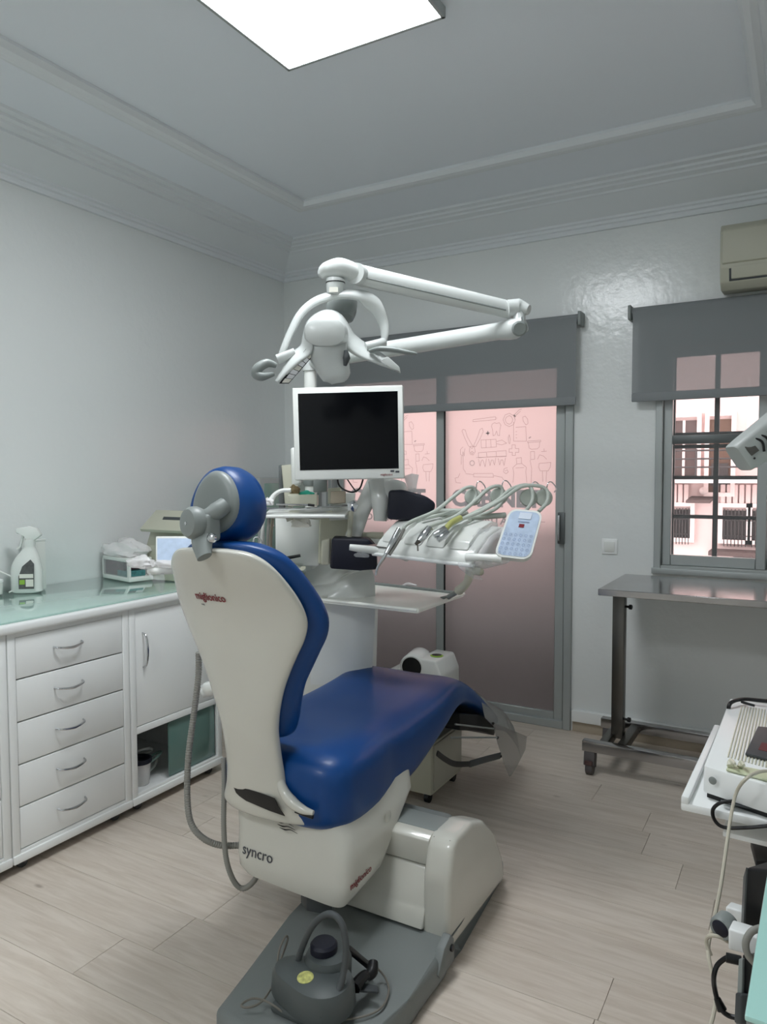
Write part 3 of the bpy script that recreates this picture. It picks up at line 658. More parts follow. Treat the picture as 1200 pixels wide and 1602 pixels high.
# ------------------------------------------------------------ dental chair
ch = thing('dental_chair', (-1.2, 2.0, 0), 'royal blue dental chair with a white back shell on a grey base plate', 'dental chair')
CX = -1.39
bp_ = [(-1.285, 1.36), (-.90, 1.30), (-.868, 1.64), (-.862, 1.86), (-.90, 2.0), (-.90, 2.44), (-1.38, 2.44), (-1.385, 2.0), (-1.36, 1.78)]
obj('base_plate', prism(B(), bp_, 'z', .002, .085, .022, 3), 'grey_cast', ch)
obj('pump_cover', prism(B(), [(-1.285, 1.737, 0.200)[:2], (-1.229, 1.757, 0.200)[:2], (-1.163, 1.727, 0.200)[:2], (-1.243, 1.711, 0.200)[:2]], 'z', .17, .21, .004), 'dark_grey', ch)
hg = obj('hinge_ear', prism(B(), [(1.80, .05), (1.84, .105), (1.885, .125), (1.91, .10), (1.91, .03), (1.82, .03)], 'x', -.885, -.858, .006), 'grey_cast', ch)
obj('hinge_bolt', cyl(B(), (-.860, 1.885, .085), (-.852, 1.885, .085), .010, 12), 'black', hg)
# lift column
obj('column_core', bx((-1.27, -.97), (1.99, 2.16), (.08, .345), .02, 3), 'grey_cast', ch)
obj('upper_panel', prism(B(), [(1.955, .265), (1.95, .345), (1.972, .357), (2.0, .358), (2.0, .265)], 'x', -1.29, -.962, .004), 'shell_plastic', ch)
obj('lower_panel', prism(B(), [(1.955, .260), (1.925, .15), (1.90, .095), (1.92, .088), (2.0, .10), (2.0, .26)], 'x', -1.29, -.962, .006), 'shell_plastic', ch)
obj('side_cover', prism(B(), [(1.915, .035), (1.925, .25), (1.952, .345), (1.985, .363), (2.10, .362), (2.20, .325), (2.30, .24), (2.37, .13), (2.40, .035)], 'x', -.972, -.882, .020, 4), 'shell_plastic', ch)
obj('top_plate', bx((-1.27, -.95), (1.99, 2.09), (.345, .362), .008), 'grey_plastic', ch)
obj('pump_bracket', bx((-1.285, -1.24), (1.80, 1.86), (.10, .20), .005), 'grey_cast', ch)
# seat housing under the cushion
def rr_ring(x0, x1, y0, y1, z, e=5, n=36): return sring(((x0+x1)/2, (y0+y1)/2, z), (1, 0, 0), (0, 1, 0), (x1-x0)/2, (y1-y0)/2, e, n)
hz = [(.232, -1.42, -1.14, 1.705, 1.84), (.238, -1.465, -1.105, 1.686, 1.88), (.26, -1.49, -1.092, 1.68, 1.92), (.30, -1.50, -1.088, 1.682, 1.96), (.36, -1.505, -1.09, 1.69, 2.04), (.42, -1.52, -1.10, 1.70, 2.14), (.47, -1.54, -1.14, 1.71, 2.2), (.50, -1.54, -1.15, 1.715, 2.2)]
rg = []
for z, a, b, c, d_ in hz:
    R_ = rr_ring(a, b, c, d_, 0, 9); out = []
    for p in R_:
        fr = (p.y-c)/(d_-c); out.append(Vector((p.x, p.y, z+(.0 if z > .4 else (.02*fr+ -.012*(p.x-a)/(b-a))))))
    rg.append(out)
hs_ = obj('seat_housing', loft(B(), rg), 'shell_plastic', ch)
obj('emblem_ring', lathe(B(), [(.016, 0), (.019, .0015), (.016, .003)], (-1.093, 1.93, .40), (1, .0, 0), 20), 'shell_plastic', ch)
# seat cushion
st = [(1.672, .585, .47, .13), (1.685, .615, .438, .178), (1.72, .638, .418, .216), (1.78, .650, .402, .242), (1.92, .650, .386, .262), (2.10, .640, .372, .264), (2.22, .640, .385, .263), (2.34, .642, .425, .261), (2.46, .648, .470, .258), (2.56, .658, .508, .252), (2.63, .652, .520, .246), (2.70, .628, .515, .24), (2.78, .582, .490, .238), (2.86, .530, .450, .236), (2.94, .475, .405, .234), (3.02, .420, .360, .230), (3.09, .365, .318, .222), (3.12, .335, .312, .18)]
def dens(tab, k=4):
    out = smooth_pts([Vector(t[:3]) for t in tab], k); w_ = smooth_pts([Vector((t[3], 0, 0)) for t in tab], k)
    return [(a.x, a.y, a.z, b.x) for a, b in zip(out, w_)]
rg = []
for y, zt, zb, hw in dens(st, 4):
    R_ = sring((CX-.01+.072*max(0, min(1, (2.05-y)/.38)), y, (zt+zb)/2), (1, 0, 0), (0, 0, 1), hw, (zt-zb)/2, 4.2, 44); o_ = []
    dish = .020*max(0, min(1, (y-1.68)/.15))*max(0, min(1, (2.75-y)/.25))
    for p in R_:
        if p.z > (zt+zb)/2: p.z -= dish*(.5+.5*math.cos(min(1, abs(p.x-CX)/(hw*.98))*PI))*(p.z-(zt+zb)/2)/((zt-zb)/2)
        o_.append(p)
    rg.append(o_)
obj('seat_cushion', loft(B(), rg), 'blue_vinyl', ch, angle=80)
# plastic protector over the foot end and its strap
rows = []
for y, z, w in ((2.87, .540, .250), (2.94, .492, .250), (3.02, .445, .250), (3.10, .400, .250), (3.17, .36, .25), (3.27, .285, .248), (3.36, .20, .24)):
    rows.append([(CX-.01+w*t, y+.012*math.sin(5*t+y*9), z+.004*math.sin(t*9+y*30)-max(0, abs(t)-.9)*1.15) for t in [i/12-1 for i in range(25)]])
ft_ = obj('foot_protector', sheet(rows, .0012), 'smoked_film', ch, label='clear plastic cover over the foot end')
rows = [[(-1.130, 2.895, 0.401), (-1.130, 3.090, 0.314), (-1.130, 3.345, 0.199)], [(-1.130, 2.956, 0.293), (-1.128, 3.102, 0.223), (-1.130, 3.327, 0.142)], [(-1.130, 3.044, 0.167), (-1.132, 3.115, 0.130), (-1.130, 3.212, 0.102)], [(-1.130, 3.102, 0.097), (-1.130, 3.110, 0.088), (-1.130, 3.127, 0.085)]]
obj('hanging_corner', sheet(rows, .001), 'smoked_film', ft_)
obj('foot_frame', prism(B(), [(2.66, .50), (2.66, .43), (2.88, .36), (3.04, .29), (3.06, .32), (2.88, .43)], 'x', CX-.2, -1.175, .006), 'black', ch)
for k_, (a, b) in enumerate((((-1.150, 2.558, 0.490), (-1.120, 2.884, 0.378)), ((-1.150, 2.523, 0.449), (-1.120, 2.930, 0.326)))):
    obj('support_rod', tube(B(), [a, b], .0035, 8, 1), 'grey_plastic', ch)
for q in ((-1.120, 2.877, 0.403), (-1.120, 2.930, 0.326), (-1.125, 2.982, 0.226)):
    obj('press_stud', lathe(B(), [(.006, 0), (.006, .004), (.001, .006)], q, (1, -.5, 0), 10), 'black', ft_)
sp_ = [(-1.150, 2.399, 0.430), (-1.150, 2.471, 0.382), (-1.150, 2.559, 0.334), (-1.140, 2.679, 0.294), (-1.130, 2.825, 0.265), (-1.125, 2.982, 0.229)]
obj('strap', tube(B(), sp_[:4], .011, 8, 5, flat=(1, .25, (0, 0, 1))), 'black', ch)
obj('strap_band', tube(B(), sp_[3:], .014, 8, 5, flat=(1, .2, (0, 0, 1))), 'dark_grey', ch)
# back shell
sh = [(.436, 1.665, .085, 0), (.443, 1.662, .15, .03), (.464, 1.657, .165, .022), (.50, 1.652, .140, .01), (.54, 1.642, .112, 0), (.60, 1.632, .101, 0), (.70, 1.613, .100, 0), (.75, 1.604, .107, 0), (.80, 1.595, .12, 0), (.85, 1.589, .136, 0), (.90, 1.583, .158, 0), (.95, 1.576, .184, 0), (1.0, 1.568, .211, 0), (1.05, 1.555, .227, 0), (1.10, 1.535, .224, 0), (1.15, 1.505, .205, .008), (1.20, 1.472, .180, .014), (1.232, 1.452, .148, .02), (1.25, 1.442, .11, .02), (1.257, 1.438, .055, .02)]
def shell(tab, th, off, extra, ex=3.0, cx=CX, top_dip=0):
    A = smooth_pts([Vector((t[0], t[1], t[2])) for t in tab], 4); Cn = smooth_pts([Vector((t[3], 0, 0)) for t in tab], 4); rg = []
    for i, (p, c) in enumerate(zip(A, Cn)):
        e_ = min(i, len(A)-1-i); tt = th*(1 if e_ > 6 else (.45+.55*math.sin(e_/6*PI/2)))
        R_ = sring((cx+c.x, p.y+off+th/2, p.x), (1, 0, 0), (0, 1, 0), p.z+extra, tt/2, ex, 40)
        for q in R_: q.y += .035*((q.x-cx)/.23)**2
        rg.append(R_)
    return loft(B(), rg)
bs = obj('back_shell', shell(sh, .055, -.005, 0), 'shell_plastic', ch, angle=70)
# back cushion
cu_ = [(.680, 1.62, .06, .0), (.687, 1.618, .086, 0), (.71, 1.613, .104, 0), (.75, 1.604, .120, 0), (.80, 1.595, .134, 0), (.85, 1.589, .150, 0), (.90, 1.583, .176, 0), (.95, 1.576, .203, 0), (1.0, 1.568, .229, 0), (1.05, 1.555, .240, 0), (1.10, 1.535, .234, 0), (1.15, 1.508, .220, 0), (1.20, 1.478, .190, .010), (1.24, 1.455, .154, .015), (1.264, 1.442, .10, .015), (1.270, 1.438, .045, .015)]
obj('back_cushion', shell(cu_, .095, .042, .004, 2.8), 'blue_vinyl', ch, angle=80)
mtx_b = frame((-1.478, 1.548, 1.108), (1, 0, 0), (0, 0, 1))
mtx_b.translation = Vector((-1.489, 1.528, 1.101))
o_ = text('brand_lettering', 'miglionico', .033, mtx_b, 'red_print', bs, bold=.0004, sx=.86, th=.0005); wrap(o_, bs, (0, 1, 0))
mtx_b = frame((-1.476, 1.529, 1.091), (1, 0, 0), (0, -.1, 1)); mtx_b.translation += Vector((0, 0, -.008)); o_ = text('small_lettering', 'italy', .008, mtx_b, 'grey_print', bs, th=.0005); wrap(o_, bs, (0, 1, 0))
text('model_lettering', 'syncro', .046, frame((-1.463, 1.678, 0.302), (1, 0, -.02), (0, 0, 1)), 'grey_print', ch, th=.0005, sx=.95); wrap([o for o in bpy.data.objects if o.name == 'model_lettering'][0], hs_, (0, 1, 0))
text('side_lettering', 'miglionico', .030, frame((-1.086, 1.709, 0.277), (0, 1, .06), (0, 0, 1)), 'red_print', ch, th=.0005, bold=.0002, sx=.9); wrap([o for o in bpy.data.objects if o.name == 'side_lettering'][0], hs_, (-1, 0, 0))
bm = B()
for k_, (dx, dz) in enumerate(((0, .010), (.004, .0), (.010, -.010), (.018, -.018))):
    a = Vector((-1.337, 1.684, 0.433)); tube(bm, [a+Vector((dx, 0, dz)), a+Vector((.02+dx, 0, dz-.002)), a+Vector((.04+dx, 0, dz+.002)), a+Vector((.065+dx, 0, dz-.003))], [.0006, .0022, .0012, .0005], 6, 4)
obj('swoosh_emblem', bm, 'black', ch)
# torn black tape at the foot of the shell, wrapped end of the shell
q = [(-1.463, 1.648, 0.518), (-1.461, 1.648, 0.503), (-1.273, 1.648, 0.484), (-1.330, 1.648, 0.531)]
tp = sheet([[(-1.465, 1.650, 0.524), (-1.395, 1.640, 0.530), (-1.336, 1.640, 0.527), (-1.301, 1.640, 0.524)], [(-1.453, 1.650, 0.504), (-1.391, 1.640, 0.508), (-1.329, 1.640, 0.506), (-1.287, 1.640, 0.502)], [(-1.433, 1.655, 0.487), (-1.383, 1.645, 0.488), (-1.324, 1.645, 0.481), (-1.269, 1.645, 0.478)]], .002)
obj('black_tape', tp, 'black', bs)
obj('shell_tip_cap', tube(B(), [(-1.240, 1.655, 0.492), (-1.205, 1.650, 0.495), (-1.176, 1.652, 0.493)], [.003, .006, .006], 10, 4), 'black', bs)
obj('shell_tip', tube(B(), [(-1.310, 1.665, 0.595), (-1.285, 1.658, 0.546), (-1.251, 1.652, 0.521), (-1.210, 1.648, 0.509), (-1.175, 1.652, 0.505)], [.010, .015, .017, .013, .007], 14, 5), 'shell_plastic', bs)
# armrest knob at left
obj('armrest_stub', tube(B(), [(-1.660, 1.722, 0.756), (-1.640, 1.736, 0.768), (-1.560, 1.719, 0.794)], [.018, .024, .016], 14, 4), 'white_plastic', ch)
# headrest
hc = Vector((-1.416, 1.575, 1.362))
def hring(y, s, m_=0): 
    out = []
    for j in range(44):
        t = 2*PI*j/44; c, s_ = math.cos(t), math.sin(t)
        w = .106*(1-.14*s_) ; h_ = .112 if s_ > 0 else .106
        out.append(Vector((hc.x+c*w*s+.006*s_, y-.055*s_*0, hc.z+s_*h_*s)))
    return out
tilt = Matrix.Translation(hc) @ Matrix.Rotation(math.radians(-6), 4, 'X') @ Matrix.Rotation(math.radians(-8), 4, 'Y') @ Matrix.Translation(-hc)
hr_ = loft(B(), [hring(hc.y-.05, .72), hring(hc.y-.047, .82), hring(hc.y-.035, .93), hring(hc.y-.01, 1.0), hring(hc.y+.03, 1.02), hring(hc.y+.055, .97), hring(hc.y+.072, .86), hring(hc.y+.078, .6)])
bmesh.ops.transform(hr_, matrix=tilt, verts=hr_.verts)
obj('headrest_cushion', hr_, 'blue_vinyl', ch, angle=80)
def gring(y, s): return [Vector(((p.x-hc.x)*.74+hc.x+.012, y, (p.z-hc.z)*.80+hc.z+.004)) for p in hring(0, s)]
g_ = loft(B(), [gring(hc.y-.068, .55), gring(hc.y-.067, .80), gring(hc.y-.062, .93), gring(hc.y-.052, 1.0), gring(hc.y-.038, 1.0)])
bmesh.ops.transform(g_, matrix=tilt, verts=g_.verts)
obj('headrest_back', g_, 'grey_plastic', ch)
jc = Vector((-1.397, 1.440, 1.324))
obj('joint_neck', tube(B(), [(-1.348, 1.500, 1.370), (-1.357, 1.475, 1.354), (-1.375, 1.455, 1.344), (-1.420, 1.450, 1.343)], [.022, .024, .017, .014], 14, 4), 'grey_plastic', ch)
kn = obj('joint_knob', lathe(B(), [(.001, .03), (.02, .03), (.036, .026), (.043, .015), (.044, 0), (.040, -.012), (.01, -.016)], jc, (-.25, -1, .05), 28), 'grey_plastic', ch)
obj('joint_screw', lathe(B(), [(.005, 0), (.005, .003), (.001, .005)], jc+Vector((-.006, -.028, 0)), (-.25, -1, .05), 12), 'chrome', kn)
obj('release_button', lathe(B(), [(.013, -.004), (.013, .004), (.010, .007), (.001, .009)], (-1.332, 1.430, 1.287), (.1, -1, .1), 16), 'chrome', ch)
obj('headrest_stem', tube(B(), [(-1.385, 1.450, 1.295), (-1.362, 1.428, 1.269), (-1.339, 1.410, 1.239)], [.032, .030, .022], 16, 4, flat=(1, .5, (1, 0, 0))), 'grey_plastic', ch)
obj('joint_side', bx((jc.x+.012, jc.x+.047), (jc.y-.005, jc.y+.05), (jc.z-.05, jc.z+.025), .012, 3), 'grey_plastic', ch)
# suction hoses hanging at the left
sh_ = thing('suction_hose', (-1.620, 1.638, 0.593), 'long grey corrugated hose hanging in a wide loop left of the chair', 'hose')
obj('hose', tube(B(), [(-1.660, 1.716, 0.889), (-1.660, 1.712, 0.808), (-1.660, 1.689, 0.691), (-1.660, 1.665, 0.576), (-1.660, 1.656, 0.456), (-1.640, 1.648, 0.372), (-1.600, 1.656, 0.328), (-1.560, 1.694, 0.296), (-1.500, 1.742, 0.290)], .0105, 12, 8, rib=.0038), 'hose_grey', sh_)
sh2 = thing('drain_hose', (-1.500, 1.650, 0.375), 'thinner grey corrugated hose hanging in a narrow loop beside the seat housing', 'hose')
obj('hose', tube(B(), [(-1.580, 1.736, 0.557), (-1.560, 1.715, 0.476), (-1.540, 1.688, 0.369), (-1.520, 1.676, 0.269), (-1.500, 1.686, 0.202), (-1.480, 1.704, 0.175), (-1.440, 1.705, 0.206), (-1.400, 1.694, 0.266)], .0088, 12, 8, rib=.0034), 'hose_grey', sh2)
# ------------------------------------------------------------ foot control on the base plate
fc = thing('foot_control', (-1.08, 1.50, .086), 'dark grey foot control with a bail handle and black knobs on the base plate', 'foot control')
rg = []
for z, s in ((.110, .97), (.118, 1.0), (.16, .97), (.178, .9), (.186, .72), (.189, .3)):
    o_ = []
    for j in range(40):
        t = 2*PI*j/40; c, s_ = math.cos(t), math.sin(t)
        r_ = 1+.10*math.cos(2*t)-.08*math.cos(3*t)
        o_.append(Vector((-1.058+.108*s*c*r_, 1.485+.085*s*s_*r_, z)))
    rg.append(o_)
obj('control_body', loft(B(), rg), 'grey_ctrl', fc)
obj('control_foot', bx((-1.15, -1.0), (1.42, 1.54), (.0855, .113), .01), 'grey_ctrl', fc)
obj('rear_housing', lathe(B(), [(.06, .12), (.062, .19), (.055, .205), (.02, .212)], (-1.055, 1.545, 0), n=24), 'grey_ctrl', fc)
obj('round_knob', lathe(B(), [(.034, .20), (.036, .212), (.036, .226), (.030, .233), (.001, .234)], (-1.065, 1.54, 0), n=24), 'navy_black', fc)
obj('bail_handle', tube(B(), [(-1.126, 1.500, 0.151), (-1.115, 1.505, 0.207), (-1.081, 1.510, 0.284), (-1.033, 1.510, 0.332), (-0.994, 1.510, 0.327), (-0.974, 1.505, 0.278), (-0.971, 1.490, 0.214), (-0.976, 1.460, 0.166), (-0.996, 1.420, 0.135)], .0085, 12, 6), 'grey_dark_rubber', fc)
obj('indicator_disc', lathe(B(), [(.021, 0), (.021, .0025), (.001, .003)], (-1.063, 1.455, 0.187), (0, -.1, 1), 24), 'sticker', fc, label='round yellowish marked disc')
obj('side_button', lathe(B(), [(.009, 0), (.009, .006), (.001, .008)], (-0.977, 1.496, 0.180), (.2, -.6, .6), 12), 'grey_plastic', fc)
pd = obj('pedal', prism(B(), [(-.03, -.012), (.055, -.012), (.06, .0), (.055, .012), (-.03, .012)], 'z', -.006, .006, .003, 2, frame((-1.018, 1.626, 0.160), (.45, .35, -.55), (.6, -.8, 0))), 'black', fc)
obj('pedal_strip', box(B(), (-.025, .05), (-.006, .003), (.006, .009), .001, 1, frame((-1.018, 1.626, 0.160), (.45, .35, -.55), (.6, -.8, 0))), 'paper', pd)
obj('lever_knob', tube(B(), [(-0.973, 1.638, 0.150), (-0.964, 1.616, 0.140), (-0.969, 1.599, 0.135)], [.013, .016, .012], 12, 4), 'black', fc)
obj('lever_arm', tube(B(), [(-0.967, 1.595, 0.145), (-0.971, 1.576, 0.145), (-0.972, 1.542, 0.140)], [.012, .014, .017], 8, 3), 'black', fc)
obj('pedal_wing', prism(B(), [(-.02, -.02), (.03, -.008), (.02, .012), (-.02, .01)], 'z', 0, .008, .002, 1, frame((-0.951, 1.578, 0.120), (1, .2, 0), (0, 1, 0))), 'dark_grey', fc)
cd = thing('foot_control_cable', (-0.918, 1.596, 0.100), 'thin grey cable looping around the foot control', 'cable')
obj('cable', tube(B(), [(-0.973, 1.651, 0.130), (-0.949, 1.661, 0.100), (-0.919, 1.625, 0.095), (-0.908, 1.562, 0.095), (-0.941, 1.507, 0.095), (-1.018, 1.451, 0.095), (-1.089, 1.428, 0.095), (-1.149, 1.415, 0.118), (-1.193, 1.406, 0.118), (-1.203, 1.374, 0.118), (-1.183, 1.375, 0.118), (-1.166, 1.410, 0.118), (-1.184, 1.485, 0.118), (-1.186, 1.515, 0.160), (-1.183, 1.540, 0.200), (-1.186, 1.533, 0.210), (-1.180, 1.497, 0.190), (-1.166, 1.473, 0.140), (-1.138, 1.442, 0.118), (-1.104, 1.424, 0.100)], .0028, 8, 6), 'cable_grey', cd)

# ------------------------------------------------------------ dental unit
un = thing('dental_unit', (-1.95, 2.85, 0), 'white dental unit with a sculpted spittoon deck, assistant tray and lamp pole', 'dental unit')
obj('lower_body', prism(B(), [(-2.25, .0), (-1.87, .0), (-1.85, .3), (-1.83, .82), (-1.84, .90), (-2.25, .90)], 'y', 2.74, 3.14, .012, 3), 'white_plastic', un)
# sculpted deck: S-shaped cross profile swept to the right
def deck(dx, dz, x0, x1):
    rg = []
    pr_ = [(2.60, .885), (2.64, .895), (2.70, .905), (2.76, .955), (2.80, .99), (2.86, 1.0), (3.10, 1.0)]
    P_ = smooth_pts([Vector((0, a, b)) for a, b in pr_], 4)
    return P_
RW = [[(-1.964, 2.656, 0.987), (-1.910, 2.689, 1.035), (-1.831, 2.736, 1.055), (-1.757, 2.779, 1.060), (-1.697, 2.812, 1.043)],
 [(-1.879, 2.531, 0.983), (-1.817, 2.567, 0.986), (-1.761, 2.600, 0.999), (-1.719, 2.626, 1.029), (-1.683, 2.671, 1.054)],
 [(-1.856, 2.509, 0.961), (-1.795, 2.544, 0.969), (-1.729, 2.582, 0.982), (-1.690, 2.607, 1.012), (-1.647, 2.656, 1.041)],
 [(-1.796, 2.472, 0.944), (-1.741, 2.505, 0.951), (-1.691, 2.534, 0.970), (-1.650, 2.560, 1.009), (-1.598, 2.638, 1.046)],
 [(-1.770, 2.463, 0.915), (-1.715, 2.494, 0.920), (-1.656, 2.529, 0.936), (-1.602, 2.562, 0.973), (-1.555, 2.628, 1.032)],
 [(-1.758, 2.463, 0.799), (-1.703, 2.494, 0.799), (-1.644, 2.529, 0.804), (-1.589, 2.560, 0.812), (-1.550, 2.619, 0.832)],
 [(-1.753, 2.453, 0.589), (-1.699, 2.485, 0.588), (-1.639, 2.519, 0.588), (-1.584, 2.550, 0.588), (-1.558, 2.599, 0.580)]]
cols = [smooth_pts(r, 5) for r in RW]
rows = [list(q) for q in zip(*[smooth_pts(c, 5) for c in zip(*cols)])]
obj('spittoon_deck', sheet(rows, .012), 'white_plastic', un, angle=70)
obj('deck_edge', tube(B(), [Vector(p)+Vector((0, -.004, .004)) for p in RW[1]], [.004, .006, .006, .005, .003], 8, 5), 'white_plastic', un)
obj('deck_edge', tube(B(), [Vector(p)+Vector((0, -.004, .004)) for p in RW[3]], [.004, .006, .006, .006, .004], 8, 5), 'white_plastic', un)
obj('spittoon_bowl', lathe(B(), [(.02, 0), (.07, .01), (.115, .04), (.13, .055), (.122, .058), (.10, .035), (.03, .012)], (-2.15, 3.0, .93), n=32), 'cream_plastic', un)
obj('rear_panel', bx((-2.33, -2.27), (2.68, 3.2), (.0, .9), .01), 'white_plastic', un)
# tower panel behind the assistant tray
tq = [(-1.894, 2.413, 1.078), (-1.745, 2.498, 1.077), (-1.734, 2.517, 1.299), (-1.904, 2.420, 1.300)]
obj('tower_panel', quad([(-1.928, 2.451, 1.066), (-1.771, 2.540, 1.066), (-1.721, 2.583, 1.302), (-1.935, 2.460, 1.302)], .08, .006), 'white_plastic', un)
obj('tower_column', quad([(-1.728, 2.473, 1.081), (-1.620, 2.538, 1.117), (-1.608, 2.555, 1.300), (-1.726, 2.487, 1.301)], .10, .01), 'cream_plastic', un)
obj('column_cover', quad([(-1.669, 2.472, 1.264), (-1.586, 2.520, 1.271), (-1.580, 2.530, 1.380), (-1.671, 2.477, 1.375)], .05, .006), 'white_plastic', un)
obj('lamp_pole', cyl(B(), (-1.9, 2.672, 1.0), (-1.9, 2.672, 1.955), .027, 20), 'white_plastic', un)
obj('pole_collar', lathe(B(), [(.03, 0), (.036, .01), (.036, .09), (.03, .10)], (-1.9, 2.672, 1.40), n=20), 'grey_plastic', un)
# assistant tray shelf with its rim
tray = [(-1.788, 2.198, 1.297), (-1.516, 2.354, 1.297), (-1.617, 2.550, 1.313), (-1.899, 2.389, 1.317)]
obj('assistant_shelf', quad([(p[0], p[1], p[2]) for p in tray], .012, .004), 'white_plastic', un)
obj('shelf_rail', tube(B(), [(-1.799, 2.216, 1.323), (-1.688, 2.303, 1.319), (-1.554, 2.450, 1.331)], .004, 8, 3), 'chrome', un)
obj('shelf_bracket', tube(B(), [(-1.771, 2.322, 1.277), (-1.723, 2.350, 1.292), (-1.668, 2.381, 1.286), (-1.614, 2.413, 1.299)], .012, 8, 4), 'cream_plastic', un)
tp_ = obj('paper_tissue', lump(15, (-1.706, 2.335, 1.258), (.045, .02, .024)), 'paper', None); tag(tp_, 'white paper tissue tucked under the assistant shelf', 'tissue')
obj('star_knob', lathe(B(), [(.02, 0), (.024, .006), (.024, .014), (.008, .022)], (-1.516, 2.413, 1.328), (.3, -1, .1), 5), 'chrome', un)
obj('valve_tube', tube(B(), [(-1.551, 2.450, 1.306), (-1.552, 2.446, 1.256), (-1.555, 2.441, 1.193)], .010, 10, 3), 'cream_plastic', un)
for k_, (a, b) in enumerate((((414, 806), (409, 850)), ((422, 806), (419, 862)), ((426, 806), (424, 850)))):
    obj('hanging_hose', tube(B(), [(-1.794, 2.217, 1.296), (-1.799, 2.212, 1.250), (-1.815, 2.222, 1.187)] if k_ == 0 else ([(-1.779, 2.226, 1.296), (-1.782, 2.220, 1.225), (-1.793, 2.233, 1.148)] if k_ == 1 else [(-1.785, 2.257, 1.290), (-1.790, 2.249, 1.211), (-1.803, 2.261, 1.134)]), .006, 8, 4), ('white_plastic', 'hose_grey', 'rust_beige')[k_], un)
# curved column that carries the instrument arm
obj('curved_arm', tube(B(), [(-1.583, 2.480, 1.155), (-1.560, 2.497, 1.227), (-1.540, 2.514, 1.304), (-1.510, 2.535, 1.380), (-1.485, 2.553, 1.452)], [.038, .034, .036, .038, .034], 20, 6, flat=(1, .7, (1, 0, 0))), 'white_plastic', un)
obj('round_housing', lathe(B(), [(.03, 0), (.055, .02), (.066, .06), (.064, .10), (.05, .12)], (-1.441, 2.547, 1.309), (.1, .25, 1), 24), 'white_plastic', un)
obj('arm_cover', tube(B(), [(-1.449, 2.505, 1.268), (-1.449, 2.510, 1.343), (-1.474, 2.524, 1.426)], [.025, .04, .036], 18, 5), 'white_plastic', un)
bp2 = obj('black_cushion', prism(B(), [(-.09, -.055), (-.085, .055), (-.03, .058), (.06, .035), (.095, .01), (.09, -.02), (.0, -.058)], 'z', -.05, .05, .012, 3, frame((-1.325, 2.523, 1.333), (.87, .5, -.02), (0, 0, 1))), 'navy_black', None)
tag(bp2, 'dark navy padded cover on the white round arm housing right of the monitor', 'padded cover')
bp2.name = 'padded_cover'
bs2 = obj('padded_box', prism(B(), [(-.088, -.055), (-.082, .065), (.06, .062), (.09, .03), (.095, -.055), (.03, -.06)], 'z', -.06, .05, .010, 3, frame((-1.528, 2.430, 1.142), (.87, .5, -.02), (0, 0, 1))), 'navy_black', None)
tag(bs2, 'dark navy padded cover standing on the white spittoon deck', 'padded cover')
obj('pale_holder', quad([(-1.660, 2.398, 1.093), (-1.629, 2.415, 1.093), (-1.629, 2.421, 1.199), (-1.660, 2.404, 1.192)], .06, .008), 'cream_plastic', un)
obj('bowl_rim', tube(B(), [(-1.593, 2.511, 1.194), (-1.533, 2.546, 1.204), (-1.477, 2.578, 1.204)], .014, 10, 4), 'cream_plastic', un)
obj('plastic_sleeves', sheet([[(-1.344, 2.507, 1.444), (-1.314, 2.513, 1.454), (-1.295, 2.535, 1.449)], [(-1.335, 2.510, 1.414), (-1.307, 2.504, 1.415), (-1.301, 2.530, 1.414)], [(-1.326, 2.514, 1.382), (-1.310, 2.511, 1.380), (-1.304, 2.526, 1.382)]], .0015), 'bag_plastic', None, 'thin clear plastic sleeves standing above the dark padded cover', 'plastic sleeves')
# on the assistant shelf
db = thing('bur_box', (-1.733, 2.381, 1.331), 'small cream box with a turquoise sponge on the assistant shelf', 'box')
obj('box_body', quad([(-1.743, 2.295, 1.329), (-1.644, 2.352, 1.331), (-1.645, 2.354, 1.375), (-1.744, 2.297, 1.373)], .07, .004), 'cream_plastic', db)
sp3 = obj('sponge', lump(8, (-1.697, 2.358, 1.377), (.030, .018, .012)), 'turquoise', None); tag(sp3, 'turquoise sponge pad on the small cream box', 'sponge')
bt = obj('crumpled_tissue', lump(9, (-1.735, 2.326, 1.388), (.022, .018, .022)), 'brown', None); tag(bt, 'crumpled brown paper on the left end of the small cream box', 'paper')
st1 = thing('saliva_ejector', (-1.772, 2.233, 1.348), 'pale curved saliva ejector handpiece lying on the assistant shelf', 'ejector')
obj('tube', tube(B(), [(-1.787, 2.248, 1.352), (-1.775, 2.256, 1.374), (-1.753, 2.269, 1.389), (-1.721, 2.288, 1.391)], [.012, .009, .008, .009], 12, 4), 'white_plastic', st1)
obj('wrapped_knob', lump(11, (-1.785, 2.226, 1.343), (.021, .02, .018)), 'bag_plastic', st1)
pr2 = thing('probe', (-1.719, 2.263, 1.335), 'slim silver probe with a black end lying on the assistant shelf', 'instrument')
obj('shaft', tube(B(), [(-1.763, 2.249, 1.337), (-1.657, 2.310, 1.335)], .003, 8, 1), 'chrome', pr2)
obj('grip', tube(B(), [(-1.657, 2.310, 1.335), (-1.635, 2.322, 1.332)], .005, 8, 1), 'black', pr2)
for k_, (a, nm, lb) in enumerate(((((-1.653, 2.439, 1.335), (-1.608, 2.465, 1.337), (-1.610, 2.468, 1.401), (-1.654, 2.442, 1.396)), 'cream_plastic', 'pale square box on the assistant shelf under the monitor'), (((-1.739, 2.461, 1.380), (-1.690, 2.490, 1.382), (-1.691, 2.492, 1.431), (-1.740, 2.464, 1.431)), 'grey_plastic', 'grey box behind the turquoise sponge'), (((-1.610, 2.394, 1.337), (-1.560, 2.423, 1.340), (-1.561, 2.425, 1.387), (-1.611, 2.397, 1.387)), 'rust_beige', 'taupe square cup right of the pale square box'))):
    o_ = obj('small_box', quad(list(a), .05, .003), nm, None); tag(o_, lb, 'box')
